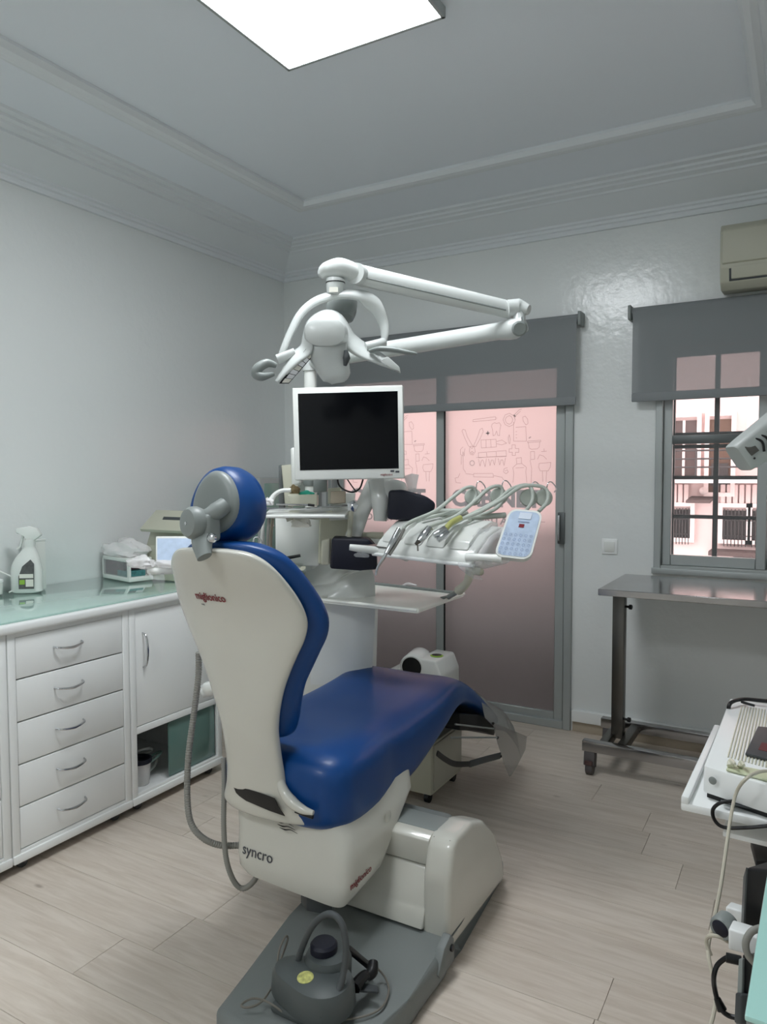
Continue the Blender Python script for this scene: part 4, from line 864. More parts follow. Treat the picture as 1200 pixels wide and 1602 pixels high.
obj('dispenser', quad([(-1.817, 2.419, 1.406), (-1.785, 2.437, 1.411), (-1.789, 2.444, 1.562), (-1.825, 2.423, 1.562)], .05, .01), 'white_plastic', None, 'white upright dispenser edge showing left of the monitor', 'dispenser')
lb_ = obj('leaning_board', quad([(-1.991, 2.602, 1.318), (-1.932, 2.636, 1.317), (-1.960, 2.630, 1.498), (-2.009, 2.602, 1.492)], .02, .003), 'beige_plastic', None); tag(lb_, 'beige board leaning left behind the monitor', 'board')
db2 = obj('grey_board', quad([(-2.043, 2.623, 1.201), (-2.011, 2.642, 1.213), (-2.040, 2.642, 1.496), (-2.050, 2.636, 1.493)], .02, .002), 'aluminium_dark', None); tag(db2, 'dark grey narrow panel beside the leaning beige board', 'panel')
gs = obj('metal_stirrup', tube(B(), [(-1.687, 2.020, 1.209), (-1.684, 2.023, 1.227), (-1.672, 2.030, 1.230), (-1.662, 2.035, 1.214), (-1.659, 2.035, 1.191)], .003, 8, 4), 'chrome', None); tag(gs, 'bent chrome wire ring showing above the blue back cushion', 'wire')
# corner cabinet with frosted glass doors
cn = thing('corner_cabinet', (-2.95, 3.85, 0), 'tall pale cabinet with grey-green glass door panels in the room corner', 'cabinet')
obj('cabinet_body', bx((-3.12, -2.80), (3.42, 4.06), (0, 1.43), .004), 'wall_grey', cn)
obj('glass_door', bx((-2.80, -2.79), (3.46, 3.72), (.98, 1.40), .002), 'pale_teal', cn); obj('glass_door', bx((-2.80, -2.79), (3.74, 4.02), (.98, 1.40), .002), 'pale_teal', cn)
obj('glass_door', bx((-3.10, -2.82), (3.408, 3.42), (.98, 1.405), .002), 'pale_teal', cn)
obj('lower_door', bx((-3.10, -2.82), (3.408, 3.42), (.05, .95), .002), 'pale_teal', cn)
obj('door_knob', lathe(B(), [(.006, 0), (.012, .01), (.012, .02), (.001, .024)], (-2.690, 3.405, 1.156), (0, -1, 0), 12), 'chrome', cn)
gt_ = thing('glass_shelf_stand', (-1.823, 2.396, 1.081), 'low frosted glass shelf stand behind the chair back', 'stand')
obj('glass_shelf', quad([(-1.864, 2.316, 1.095), (-1.748, 2.382, 1.084), (-1.931, 2.680, 1.070), (-2.080, 2.595, 1.081)], .006), 'shelf_glass', gt_)
obj('glass_shelf', quad([(-1.853, 2.318, 1.036), (-1.742, 2.382, 1.036), (-1.930, 2.677, 1.021), (-2.069, 2.598, 1.030)], .006), 'shelf_glass', gt_)
obj('shelf_post', cyl(B(), (-2.070, 2.600, 1.081), (-2.062, 2.584, 0.716), .008, 10), 'chrome', gt_)
sc = thing('black_tool', (-1.823, 2.398, 1.115), 'slim black instrument lying on the frosted glass shelf', 'instrument')
obj('tool', tube(B(), [(-1.868, 2.371, 1.104), (-1.828, 2.395, 1.112), (-1.779, 2.424, 1.122)], [.004, .007, .006], 8, 3), 'black', sc)
# ------------------------------------------------------------ assistant keypad wrapped in plastic
ak = thing('assistant_keypad', (-2.075, 1.966, 1.125), 'white framed blue keypad on a plastic-wrapped arm over the worktop', 'keypad')
kq = [(-2.076, 1.930, 1.119), (-1.956, 1.999, 1.119), (-2.020, 2.061, 1.221), (-2.140, 1.992, 1.221)]
obj('keypad_body', quad(kq, .018, .006), 'white_plastic', ak)
obj('keypad_face', quad(subquad(kq, .05, .08, .97, .90, .001), .001), 'blue_pad', ak)
obj('keypad_arm', tube(B(), [(-2.083, 1.902, 1.100), (-2.042, 1.925, 1.100), (-1.974, 2.011, 1.100), (-1.958, 2.203, 1.086), (-1.912, 2.406, 1.141)], [.013, .014, .014, .014, .014], 12, 4), 'white_plastic', ak)
obj('plastic_wrap', lump(21, (-2.112, 1.899, 1.125), (.060, .03, .028)), 'bag_plastic', ak)
obj('plastic_wrap', lump(23, (-2.015, 1.931, 1.123), (.065, .02, .018)), 'bag_plastic', ak)
obj('wrap_tail', sheet([[(-2.068, 1.888, 1.098), (-2.056, 1.917, 1.089), (-2.019, 1.915, 1.094)], [(-2.059, 1.891, 1.075), (-2.019, 1.891, 1.071), (-2.014, 1.917, 1.073)], [(-2.042, 1.899, 1.036), (-2.018, 1.900, 1.023), (-2.015, 1.913, 1.029)]], .001), 'film_plastic', ak)
# ------------------------------------------------------------ monitor
mo = thing('monitor', (-1.509, 2.366, 1.445), 'white square-framed flat monitor with a black screen on the lamp pole', 'monitor')
mq = [(-1.685, 2.264, 1.430), (-1.297, 2.418, 1.437), (-1.309, 2.431, 1.783), (-1.702, 2.275, 1.780)]
obj('screen_housing', quad(mq, .035, .004), 'white_plastic', mo)
obj('screen', quad(subquad(mq, .053, .105, .955, .935, .0012), .002), 'black_gloss', mo)
mn = (Vector(mq[1])-Vector(mq[0])).cross(Vector(mq[3])-Vector(mq[0])).normalized()
text('monitor_lettering', 'miglionico', .0125, frame(qp(mq, .79, .030, .001), Vector(mq[1])-Vector(mq[0]), Vector(mq[3])-Vector(mq[0])), 'red_print', mo, th=.0004, sx=.9)
obj('monitor_mark', quad(subquad(mq, .88, .068, .915, .088, .0018), .001), 'grey_print', mo); obj('monitor_mark', quad(subquad(mq, .925, .060, .96, .080, .0018), .001), 'grey_print', mo)
obj('monitor_mount', tube(B(), [qp(mq, .4, .45, -.03), qp(mq, .3, .42, -.10), (-1.9, 2.672, 1.52)], .022, 10, 3), 'white_plastic', mo)
obj('monitor_back', quad([qp(mq, .2, .2, -.034), qp(mq, .8, .2, -.034), qp(mq, .8, .8, -.034), qp(mq, .2, .8, -.034)], .03, .01), 'white_plastic', mo)
mc = thing('monitor_cables', (-1.524, 2.413, 1.395), 'black cables hanging in a loop under the monitor', 'cable')
obj('cable', tube(B(), [(-1.572, 2.387, 1.437), (-1.567, 2.389, 1.412), (-1.544, 2.389, 1.393), (-1.514, 2.406, 1.383), (-1.491, 2.420, 1.398), (-1.481, 2.428, 1.432)], .0035, 8, 5), 'black', mc)
obj('cable', tube(B(), [(-1.547, 2.413, 1.437), (-1.529, 2.422, 1.407), (-1.512, 2.430, 1.382)], .0025, 8, 4), 'black', mc)
# ------------------------------------------------------------ operating light
ol = thing('operating_light', (-1.9, 2.672, 1.95), 'white articulated operating light with a winged head above the monitor', 'operating light')
el = Vector((-0.846, 2.394, 1.940))
p0 = Vector((-1.9, 2.672, 1.945))
dr = (el-p0).normalized()
obj('lower_arm', tube(B(), [p0, p0.lerp(el, .5), p0.lerp(el, .93)], [.034, .032, .030], 16, 4, flat=(1, .85, (0, 0, 1))), 'lamp_white', ol)
obj('pole_cap', lathe(B(), [(.034, -.04), (.038, 0), (.036, .035), (.015, .045)], p0, n=20), 'lamp_white', ol)
e1 = p0.lerp(el, .93)
obj('elbow_shell', tube(B(), [e1, p0.lerp(el, .98), el+Vector((.02, 0, .012))], [.031, .036, .026], 18, 4, flat=(1, .9, (0, 0, 1))), 'lamp_white', ol)
obj('elbow_cover', lathe(B(), [(.004, 0), (.020, .002), (.026, -.003)], el+Vector((.012, -.028, -.008)), (.45, -.85, -.25), 20), 'grey_plastic', ol)
ec = Vector((-0.854, 2.416, 1.998))
obj('elbow_post', cyl(B(), el+Vector((0, 0, .0)), ec, .022, 16), 'lamp_white', ol)
hp = Vector((-1.288, 2.093, 2.105))
obj('elbow_top', tube(B(), [ec+Vector((.035, .0, .003)), ec+Vector((.0, 0, .012)), ec.lerp(hp, .08)], [.016, .032, .030], 16, 4), 'lamp_white', ol)
obj('upper_arm', tube(B(), [ec.lerp(hp, .05), ec.lerp(hp, .5), hp], [.030, .0325, .035], 16, 4, flat=(1, .62, (0, 0, 1))), 'lamp_white', ol)
obj('arm_groove', tube(B(), [ec.lerp(hp, .07)+Vector((0, -.02, -.006)), hp+Vector((0, -.022, -.008))], .004, 8, 2), 'grey_plastic', ol)
obj('arm_pivot', cyl(B(), hp+Vector((0, -.026, 0)), hp+Vector((0, .026, 0)), .034, 20), 'lamp_white', ol)
kk = [(-1.388, 2.012, 2.096), (-1.372, 2.022, 2.113), (-1.336, 2.043, 2.121), (-1.309, 2.070, 2.115), (-1.288, 2.093, 2.105)]
obj('knuckle', tube(B(), kk, [.012, .026, .034, .031, .027], 18, 5), 'lamp_white', ol)
nk = [(-1.344, 2.037, 2.084), (-1.345, 2.034, 2.055), (-1.348, 2.031, 2.034)]
obj('rating_label', quad([(-1.344, 1.999, 2.037), (-1.319, 2.013, 2.037), (-1.320, 2.014, 2.053), (-1.344, 2.000, 2.053)], .002), 'paper', ol)
n_ = obj('neck', tube(B(), nk, [.031, .029, .024], 18, 3), 'lamp_white', ol)
obj('neck_seam', tube(B(), [(-1.344, 2.036, 2.075), (-1.344, 2.036, 2.072)], .0315, 18, 1), 'black', n_)
yk = [(-1.470, 1.903, 1.824), (-1.460, 1.910, 1.855), (-1.448, 1.932, 1.908), (-1.429, 1.958, 1.967), (-1.400, 1.989, 2.007), (-1.361, 2.024, 2.030), (-1.318, 2.061, 2.040), (-1.276, 2.096, 2.034), (-1.244, 2.124, 2.003), (-1.227, 2.142, 1.958), (-1.221, 2.143, 1.916), (-1.224, 2.140, 1.887)]
obj('yoke', tube(B(), yk, [.015, .018, .021, .024, .027, .028, .028, .026, .022, .019, .015], 16, 5, flat=(.50, 1.0, (-.3, -.75, .55))), 'lamp_white', ol)
obj('rear_motor', lathe(B(), [(.02, -.03), (.046, -.025), (.052, 0), (.05, .04), (.04, .055), (.01, .06)], (-1.381, 2.126, 2.006), (0, .3, 1), 24), 'grey_plastic', ol)
# head: a wing-shaped shell swept along a spine; sections are flattened loops
sp4 = [(0,0,a,b) for a, b in ((.018,.008), (.038,.010), (.052,.012), (.060,.015), (.064,.020), (.068,.026), (.070,.028), (.070,.027), (.068,.021), (.064,.015), (.058,.012), (.048,.010), (.034,.009), (.016,.007))]
SPINE = [(-1.463, 1.879, 1.744), (-1.441, 1.894, 1.780), (-1.416, 1.911, 1.817), (-1.396, 1.936, 1.851), (-1.387, 1.949, 1.890), (-1.375, 1.963, 1.922), (-1.349, 1.979, 1.936), (-1.328, 2.003, 1.936), (-1.311, 2.022, 1.915), (-1.294, 2.042, 1.884), (-1.268, 2.067, 1.859), (-1.237, 2.095, 1.840), (-1.207, 2.123, 1.820), (-1.176, 2.140, 1.799)]
Wd = Vector((-.497, .868, 0)); down = Vector((0, 0, -1)); chord = (Wd*.80+Vector((0, 0, .60))).normalized()
A_ = smooth_pts(SPINE, 4); Q_ = smooth_pts([Vector((s[2], s[3], 0)) for s in sp4], 4)
rg = []
for i, (p, q) in enumerate(zip(A_, Q_)):
    T_ = (A_[min(i+1, len(A_)-1)]-A_[max(i-1, 0)]).normalized()
    nv = T_.cross(chord).normalized(); ck = nv.cross(T_).normalized()
    rg.append(sring(p, ck, nv, q.x, q.y, 2.2, 24))
hd_ = obj('lamp_head', loft(B(), rg), 'lamp_white', ol, angle=75)
obj('head_core', loft(B(), [sring(Vector((-1.342, 1.980, 1.893))+Vector((-.497, .868, 0))*t, (.868, .497, 0), (0, 0, 1), a, b, 2.6, 28) for t, a, b in ((-.075, .045, .03), (-.068, .062, .042), (-.03, .070, .048), (.03, .068, .046), (.07, .05, .03))]), 'lamp_white', ol)
lens = [(-1.333, 1.956, 1.885), (-1.322, 1.954, 1.843), (-1.307, 1.960, 1.795), (-1.294, 1.965, 1.758), (-1.290, 1.966, 1.738)]
obj('lamp_shield', tube(B(), lens, [.066, .064, .055, .045, .02], 26, 5, flat=(1, .45, (.87, .5, 0))), 'grey_lens', ol)
obj('shield_slot', tube(B(), [(-1.255, 1.958, 1.838), (-1.253, 1.958, 1.814), (-1.256, 1.954, 1.790)], [.006, .012, .005], 10, 3), 'dark_grey', ol)
rows = []
RQ = [(-1.439, 1.858, 1.736), (-1.419, 1.881, 1.737), (-1.353, 1.924, 1.826), (-1.367, 1.906, 1.848)]
rb = obj('reflector_frame', quad(RQ, .006, .001), 'dark_mirror', ol)
for i in range(7):
    obj('facet', quad(subquad(RQ, .18+.02*(i % 2), .03+i*.135, .88, .15+i*.135, .003+.001*(i % 3)), .003), 'mirror' if i % 3 else 'paper', rb)
for nm, pts_ in (('left_handle', [(-1.455, 1.864, 1.794), (-1.474, 1.842, 1.800), (-1.491, 1.819, 1.783), (-1.496, 1.816, 1.765), (-1.480, 1.824, 1.757), (-1.462, 1.858, 1.768)]), ('right_handle', [(-1.233, 2.064, 1.849), (-1.195, 2.074, 1.854), (-1.148, 2.089, 1.848), (-1.107, 2.100, 1.838), (-1.086, 2.112, 1.834)])):
    if nm[0] == 'l': obj('grip_handle', tube(B(), pts_, [.008, .014, .016, .016, .014, .008], 14, 5), 'grey_plastic', ol)
    else: obj('grip_handle', tube(B(), pts_, [.008, .013, .014, .010, .006], 14, 5, flat=(.7, 1.3, (0, 0, 1))), 'grey_plastic', ol)
obj('left_pivot', cyl(B(), (-1.471, 1.891, 1.818), (-1.422, 1.920, 1.839), .016, 14), 'lamp_white', ol)
obj('right_pivot', tube(B(), [(-1.219, 2.131, 1.885), (-1.230, 2.101, 1.873), (-1.254, 2.075, 1.865)], [.016, .018, .016], 14, 3), 'lamp_white', ol)
obj('wing_fin', prism(B(), [(-.01, -.012), (.03, -.03), (.062, -.052), (.058, -.03), (.02, .004)], 'z', -.006, .006, .004, 2, frame((-1.208, 2.100, 1.830), (.87, .5, 0), (0, 0, 1))), 'lamp_white', ol)

# ------------------------------------------------------------ delivery unit with instruments
du = thing('instrument_table', (-1.168, 2.336, 1.138), 'white whip-arm instrument table with hanging handpieces over the blue seat', 'instrument table')
U_ = Vector((.97, -.242, -.0)); V_ = Vector((.242, .97, 0))
O_ = Vector((-1.399, 2.366, 1.150))
E1 = Vector((-0.951, 2.322, 1.134)); U_ = (E1-O_); LW = U_.length; U_.normalize(); V_ = Vector((-U_.y, U_.x, 0)).normalized()
fd = frame(O_, U_, V_)   # local: x along, y back, z up
prof = [(0, .0), (-.004, .020), (.03, .055), (.10, .10), (.20, .125), (.26, .12), (.27, .02), (.24, -.01), (.05, -.012)]
def dbody(x0, x1, sc=1): return prism(B(), [(a*sc, b*sc) for a, b in prof], 'x', x0, x1, .010, 3, fd)
obj('table_body', dbody(0, LW*.93), 'white_plastic', du, angle=30)
obj('front_lip', tube(B(), [fd @ Vector((.0, -.004, .004)), fd @ Vector((LW*.5, -.006, .004)), fd @ Vector((LW*.95, -.004, .004))], .007, 12, 3), 'white_lacquer', du)
for k_ in range(4):
    x_ = .02+k_*LW*.215
    obj('instrument_rest', prism(B(), [(a, b+.004) for a, b in ((.02, .045), (.035, .075), (.11, .118), (.20, .140), (.25, .130), (.25, .10), (.10, .09))], 'x', x_, x_+LW*.17, .006, 2, fd), 'white_plastic', du)
obj('left_grip', tube(B(), [fd @ Vector((.02, .02, .015)), (-1.435, 2.324, 1.176), (-1.466, 2.306, 1.181)], [.016, .014, .012], 12, 3), 'white_plastic', du)
obj('left_tray', prism(B(), [(-.05, .0), (.06, .0), (.10, .16), (.0, .16)], 'z', .03, .034, .001, 1, fd), 'steel_dark', du)
obj('end_cap', prism(B(), [(a, b) for a, b in prof], 'x', LW*.93, LW*1.0, .018, 4, fd), 'bag_plastic', du)
obj('plastic_sheath', lump(31, fd @ Vector((LW*.95, .10, .05)), (.045, .11, .085)), 'film_plastic', du)
obj('sheath_scraps', sheet([[(-1.019, 2.284, 1.152), (-0.983, 2.304, 1.143), (-0.951, 2.322, 1.134)], [(-1.014, 2.285, 1.134), (-0.969, 2.288, 1.126), (-0.954, 2.319, 1.108)], [(-1.007, 2.289, 1.126), (-0.972, 2.307, 1.098), (-0.942, 2.324, 1.091)]], .001), 'film_plastic', du)
# keypad
kq2 = [(-0.892, 2.289, 1.180), (-0.779, 2.330, 1.169), (-0.770, 2.436, 1.324), (-0.876, 2.400, 1.334)]
def rounded_quad(c, rad, th):
    pts_ = []
    U1 = Vector(c[1])-Vector(c[0]); V1 = Vector(c[3])-Vector(c[0]); a, b = U1.length, V1.length
    for cx_, cy_, s0 in ((1-rad/a, rad/b, -90), (1-rad/a, 1-rad/b, 0), (rad/a, 1-rad/b, 90), (rad/a, rad/b, 180)):
        for k in range(6):
            t = math.radians(s0+18*k); pts_.append(qp(c, cx_+math.cos(t)*rad/a, cy_+math.sin(t)*rad/b))
    n = U1.cross(V1).normalized(); bm = B()
    f = [bm.verts.new(p) for p in pts_]; g = [bm.verts.new(p-n*th) for p in pts_]; bm.faces.new(f); bm.faces.new(g[::-1]); m_ = len(f)
    for i in range(m_): bm.faces.new((f[i], g[i], g[(i+1) % m_], f[(i+1) % m_]))
    return bm
kp = obj('keypad', rounded_quad(kq2, .030, .024), 'white_plastic', du, label='white rimmed blue touch keypad')
obj('keypad_face', rounded_quad(subquad(kq2, .055, .04, .945, .96, .0012), .024, .001), 'blue_pad', kp)
obj('keypad_display', quad(subquad(kq2, .34, .80, .70, .93, .003), .001), 'pad_light', kp)
obj('red_light', quad(subquad(kq2, .42, .62, .57, .69, .003), .001), 'red_print', kp)
obj('keypad_line', quad(subquad(kq2, .36, .73, .68, .75, .003), .001), 'pad_print', kp)
random.seed(2); bm = B()
for r_ in range(5):
    for c_ in range(6):
        u1, v1 = .12+c_*.145, .08+r_*.095
        rgs = [[qp(kq2, u1+.04*s*math.cos(t*PI/5), v1+.03*s*math.sin(t*PI/5), .003) for t in range(10)] for s in (.72, 1)]
        loft(bm, rgs, cap=False)
o_ = obj('button_symbols', bm, 'pad_print', kp, smooth=False)
obj('keypad_arm', tube(B(), [(-0.993, 2.300, 1.169), (-0.932, 2.300, 1.172), (-0.871, 2.312, 1.170)], [.016, .012, .015], 14, 4), 'white_plastic', du)
obj('arm_mount', tube(B(), [(-1.005, 2.361, 1.145), (-1.021, 2.395, 1.104), (-1.054, 2.443, 1.059), (-1.110, 2.501, 1.019)], [.020, .016, .015, .018], 14, 5), 'cream_plastic', du)
obj('brake_knob', lathe(B(), [(.018, 0), (.021, .006), (.021, .016), (.016, .022), (.001, .023)], (-0.969, 2.345, 1.128), (0, -.3, -1), 18), 'beige_plastic', du)
obj('rear_arm', tube(B(), [(-1.371, 2.600, 1.129), (-1.486, 2.594, 1.171), (-1.577, 2.543, 1.192)], [.03, .03, .03], 14, 3), 'white_plastic', du)
bk = [(-1.467, 2.281, 1.155), (-1.428, 2.303, 1.159), (-1.414, 2.311, 1.148)]
obj('wrap_scrap', lump(41, (-1.418, 2.309, 1.152), (.03, .012, .012)), 'film_plastic', du)
# whip hoses, each with its pulley disc and wire clip
HO = [([(-1.263, 2.334, 1.244), (-1.249, 2.367, 1.275), (-1.195, 2.469, 1.313), (-1.163, 2.559, 1.363), (-1.138, 2.622, 1.397), (-1.116, 2.658, 1.396), (-1.111, 2.658, 1.356), (-1.128, 2.600, 1.319), (-1.179, 2.547, 1.303), (-1.245, 2.462, 1.284)], 'hose_light'),
      ([(-1.180, 2.335, 1.240), (-1.175, 2.385, 1.262), (-1.120, 2.488, 1.295), (-1.084, 2.581, 1.347), (-1.054, 2.647, 1.394), (-1.023, 2.688, 1.404), (-1.014, 2.692, 1.376), (-1.018, 2.664, 1.328), (-1.061, 2.591, 1.296), (-1.108, 2.518, 1.285)], 'hose_light'),
      ([(-1.101, 2.358, 1.262), (-1.087, 2.414, 1.281), (-1.039, 2.512, 1.310), (-0.987, 2.614, 1.355), (-0.939, 2.690, 1.402), (-0.882, 2.723, 1.406), (-0.852, 2.739, 1.387), (-0.845, 2.718, 1.346), (-0.859, 2.662, 1.312)], 'hose_light'),
      ([(-1.121, 2.369, 1.247), (-1.109, 2.423, 1.266), (-1.073, 2.515, 1.300), (-1.011, 2.611, 1.347), (-0.970, 2.672, 1.394), (-0.923, 2.711, 1.409), (-0.901, 2.711, 1.387), (-0.898, 2.699, 1.346), (-0.909, 2.656, 1.311)], 'hose_light')]
for k_, (pts_, m_) in enumerate(HO):
    obj('whip_hose', tube(B(), pts_, .0072, 12, 6), m_, du)
for q, c_ in (((-1.127, 2.672, 1.361), 0), ((-1.033, 2.703, 1.364), 1), ((-0.924, 2.731, 1.359), 2), ((-0.873, 2.760, 1.359), 3)):
    dd = obj('pulley_disc', lathe(B(), [(.004, 0), (.030, .003), (.034, .010), (.030, .017), (.004, .020)], q, (.4, -.9, .1), 24), 'hose_light', du)
    qv = Vector(q)
    obj('wire_clip', tube(B(), [qv+Vector((.012, 0, .032)), qv+Vector((.018, 0, .058)), qv+Vector((.030, .01, .060)), qv+Vector((.046, .015, .036)), qv+Vector((.038, .012, .022))], .0022, 6, 3), 'chrome', dd)
for z_, a in ((0, 0), ):
    for q in ([(-1.273, 2.491, 1.274), (-1.273, 2.562, 1.295), (-1.243, 2.626, 1.305), (-1.178, 2.663, 1.305)], [(-1.191, 2.516, 1.275), (-1.185, 2.589, 1.293), (-1.156, 2.676, 1.297)], [(-1.081, 2.533, 1.284), (-1.052, 2.619, 1.290), (-1.003, 2.693, 1.293)]):
        obj('rest_hose', tube(B(), q, .011, 10, 4), 'hose_light', du)
sy = thing('syringe_handpiece', (-1.274, 2.279, 1.206), 'silver air-water syringe hanging at the left end of the instrument table', 'handpiece')
obj('syringe_body', tube(B(), [(-1.279, 2.251, 1.172), (-1.266, 2.273, 1.212), (-1.261, 2.312, 1.255)], [.008, .010, .009], 12, 3), 'chrome', sy)
obj('syringe_nozzle', tube(B(), [(-1.309, 2.230, 1.096), (-1.304, 2.234, 1.123), (-1.287, 2.246, 1.156), (-1.279, 2.251, 1.172)], [.004, .0045, .007, .006], 10, 4), 'chrome', sy)
obj('syringe_hose', tube(B(), [(-1.269, 2.257, 1.168), (-1.255, 2.291, 1.211), (-1.250, 2.330, 1.254)], .006, 10, 3), 'hose_grey', sy)
m1 = thing('motor_handpiece', (-1.162, 2.299, 1.227), 'silver micromotor with a dark tip, second from the left on the instrument table', 'handpiece')
obj('motor_body', tube(B(), [(-1.167, 2.289, 1.219), (-1.154, 2.303, 1.239), (-1.148, 2.331, 1.259)], [.012, .015, .014], 14, 3), 'chrome', m1)
obj('motor_tip', tube(B(), [(-1.179, 2.282, 1.206), (-1.167, 2.289, 1.219)], [.005, .009], 10, 2), 'steel_dark', m1)
obj('motor_drip', tube(B(), [(-1.175, 2.290, 1.210), (-1.173, 2.290, 1.183)], .003, 8, 2), 'hose_grey', m1)
m2 = thing('turbine_coupling', (-1.104, 2.321, 1.239), 'silver turbine hose coupling with a yellowish sleeve in the middle of the table', 'handpiece')
obj('coupling_body', tube(B(), [(-1.117, 2.302, 1.238), (-1.103, 2.316, 1.246), (-1.091, 2.341, 1.259)], [.011, .014, .013], 14, 3), 'chrome', m2)
obj('yellow_sleeve', tube(B(), [(-1.089, 2.337, 1.259), (-1.082, 2.370, 1.280), (-1.071, 2.424, 1.295)], .0105, 12, 3), 'hose_yellow', m2)
m3 = thing('turbine_coupling', (-1.095, 2.314, 1.229), 'second silver coupling lying just under the one with the yellowish sleeve', 'handpiece')
obj('coupling_body', tube(B(), [(-1.098, 2.294, 1.222), (-1.087, 2.307, 1.234), (-1.082, 2.334, 1.248)], [.009, .012, .012], 14, 3), 'chrome', m3)
# bracket tray
bt_ = thing('bracket_tray', (-1.46, 2.65, .94), 'square white tray with a thin raised rim under the instrument table', 'tray')
tz = .950
c4 = [(-1.70, 2.42), (-1.232, 2.40), (-1.235, 2.83), (-1.72, 2.90)]
obj('tray_plate', prism(B(), c4, 'z', tz-.012, tz-.004, .002), 'tray_white', bt_)
c4v = [(x, y, tz) for x, y in c4]
for i in range(4):
    a, b = Vector(c4v[i]), Vector(c4v[(i+1) % 4])
    obj('tray_rim', tube(B(), [a, b], .007, 8, 1), 'tray_white' if i != 2 else 'grey_plastic', bt_)
obj('tray_clip', tube(B(), [(-1.558, 2.880, 0.952), (-1.548, 2.922, 0.956), (-1.507, 2.930, 0.952)], [.004, .009, .004], 10, 3), 'bag_plastic', bt_)
obj('tray_arm', tube(B(), [(-1.5, 2.75, .93), (-1.62, 2.9, .92), (-1.75, 3.0, .90)], .016, 12, 3), 'white_plastic', bt_)
obj('tray_post', tube(B(), [(-1.110, 2.501, 1.019), (-1.30, 2.74, .935), (-1.5, 2.75, .932)], .010, 12, 3), 'grey_plastic', bt_)
# ------------------------------------------------------------ sterilizing cabinet near the door
ct = thing('side_cabinet', (-1.6, 3.05, 0), 'pale grey box cabinet on castors behind the seat', 'cabinet')
obj('cabinet_body', bx((-1.78, -1.39), (2.84, 3.16), (.045, .275), .006), 'cream_plastic', ct)
obj('side_door', bx((-1.392, -1.384), (2.86, 3.155), (.06, .265), .002), 'beige_white', ct)
for x, y in ((-1.42, 2.87), (-1.42, 3.13), (-1.75, 2.87), (-1.75, 3.13)): obj('castor', cyl(B(), (x-.01, y, .024), (x+.01, y, .024), .024, 14), 'black', ct)
dv = thing('suction_machine', (-1.78, 3.5, 0), 'white floor-standing device with a dark round opening and green ring beyond the seat', 'device')
obj('device_body', prism(B(), [(-1.625, .03), (-1.628, .40), (-1.66, .475), (-1.77, .478), (-1.80, .42), (-1.94, .40), (-1.945, .03)], 'y', 3.44, 3.68, .012, 3), 'white_plastic', dv)
obj('device_base', bx((-1.93, -1.64), (3.46, 3.66), (.0, .035), .004), 'dark_grey', dv)
cc_ = Vector((-1.796, 3.440, 0.428))
obj('domed_cover', lathe(B(), [(.060, -.01), (.068, .0), (.068, .14), (.06, .16)], cc_, (-.15, 1, .05), 28), 'white_plastic', dv)
obj('dark_opening', lathe(B(), [(.001, -.014), (.054, -.012), (.054, .0)], cc_, (-.15, 1, .05), 28), 'black', dv)
obj('green_ring', lathe(B(), [(.030, 0), (.036, .005), (.030, .008)], (-1.70, 3.54, .474), (0, 0, 1), 24), 'green_print', dv)
obj('black_button', lathe(B(), [(.027, 0), (.027, .009), (.001, .011)], (-1.70, 3.54, .474), (0, 0, 1), 20), 'black', dv)
# ------------------------------------------------------------ stainless trolley table
tt = thing('stainless_table', (-.3, 3.8, 0), 'stainless steel height-adjustable table on castors under the clear window', 'table')
obj('tabletop', bx((-.818, .50), (3.41, 4.0), (.893, .923), .002, 1), 'steel', tt)
def post(x):
    obj('post', bx((x-.028, x+.028), (3.69, 3.75), (.14, .85), .002), 'steel_dark', tt)
    obj('post_sleeve', bx((x-.022, x+.022), (3.70, 3.74), (.80, .893), .002), 'steel_dark', tt)
    obj('clamp_screw', lathe(B(), [(.006, 0), (.006, .03), (.012, .03), (.012, .042)], (x+.02, 3.71, .80), (1, -.2, 0), 10), 'black', tt)
    obj('clamp_screw', lathe(B(), [(.006, 0), (.006, .03), (.012, .03), (.012, .042)], (x+.02, 3.71, .24), (1, -.2, 0), 10), 'black', tt)
    obj('top_bracket', bx((x-.05, x+.05), (3.52, 3.90), (.877, .893), .002), 'steel_dark', tt)
post(-.785); post(.40)
for y in (3.535, 3.91): obj('base_rail', bx((-.91, .50), (y-.022, y+.022), (.115, .165), .002), 'steel', tt)
for x in (-.82, -.735, .40): obj('cross_rail', bx((x-.02, x+.02), (3.54, 3.91), (.117, .160), .002), 'steel_dark', tt)
for x, y in ((-.875, 3.535), (-.875, 3.91), (.46, 3.535), (.46, 3.91)):
    c_ = obj('castor', cyl(B(), (x-.016, y, .036), (x+.016, y, .036), .036, 20), 'caster_grey', tt)
    obj('castor_fork', prism(B(), [(y-.03, .05), (y+.02, .03), (y+.03, .09), (y+.02, .115), (y-.02, .115)], 'x', x-.026, x+.026, .004), 'caster_grey', c_)
    obj('brake_tab', bx((x-.018, x+.018), (y-.042, y-.028), (.055, .075), .003), 'caster_red', c_)
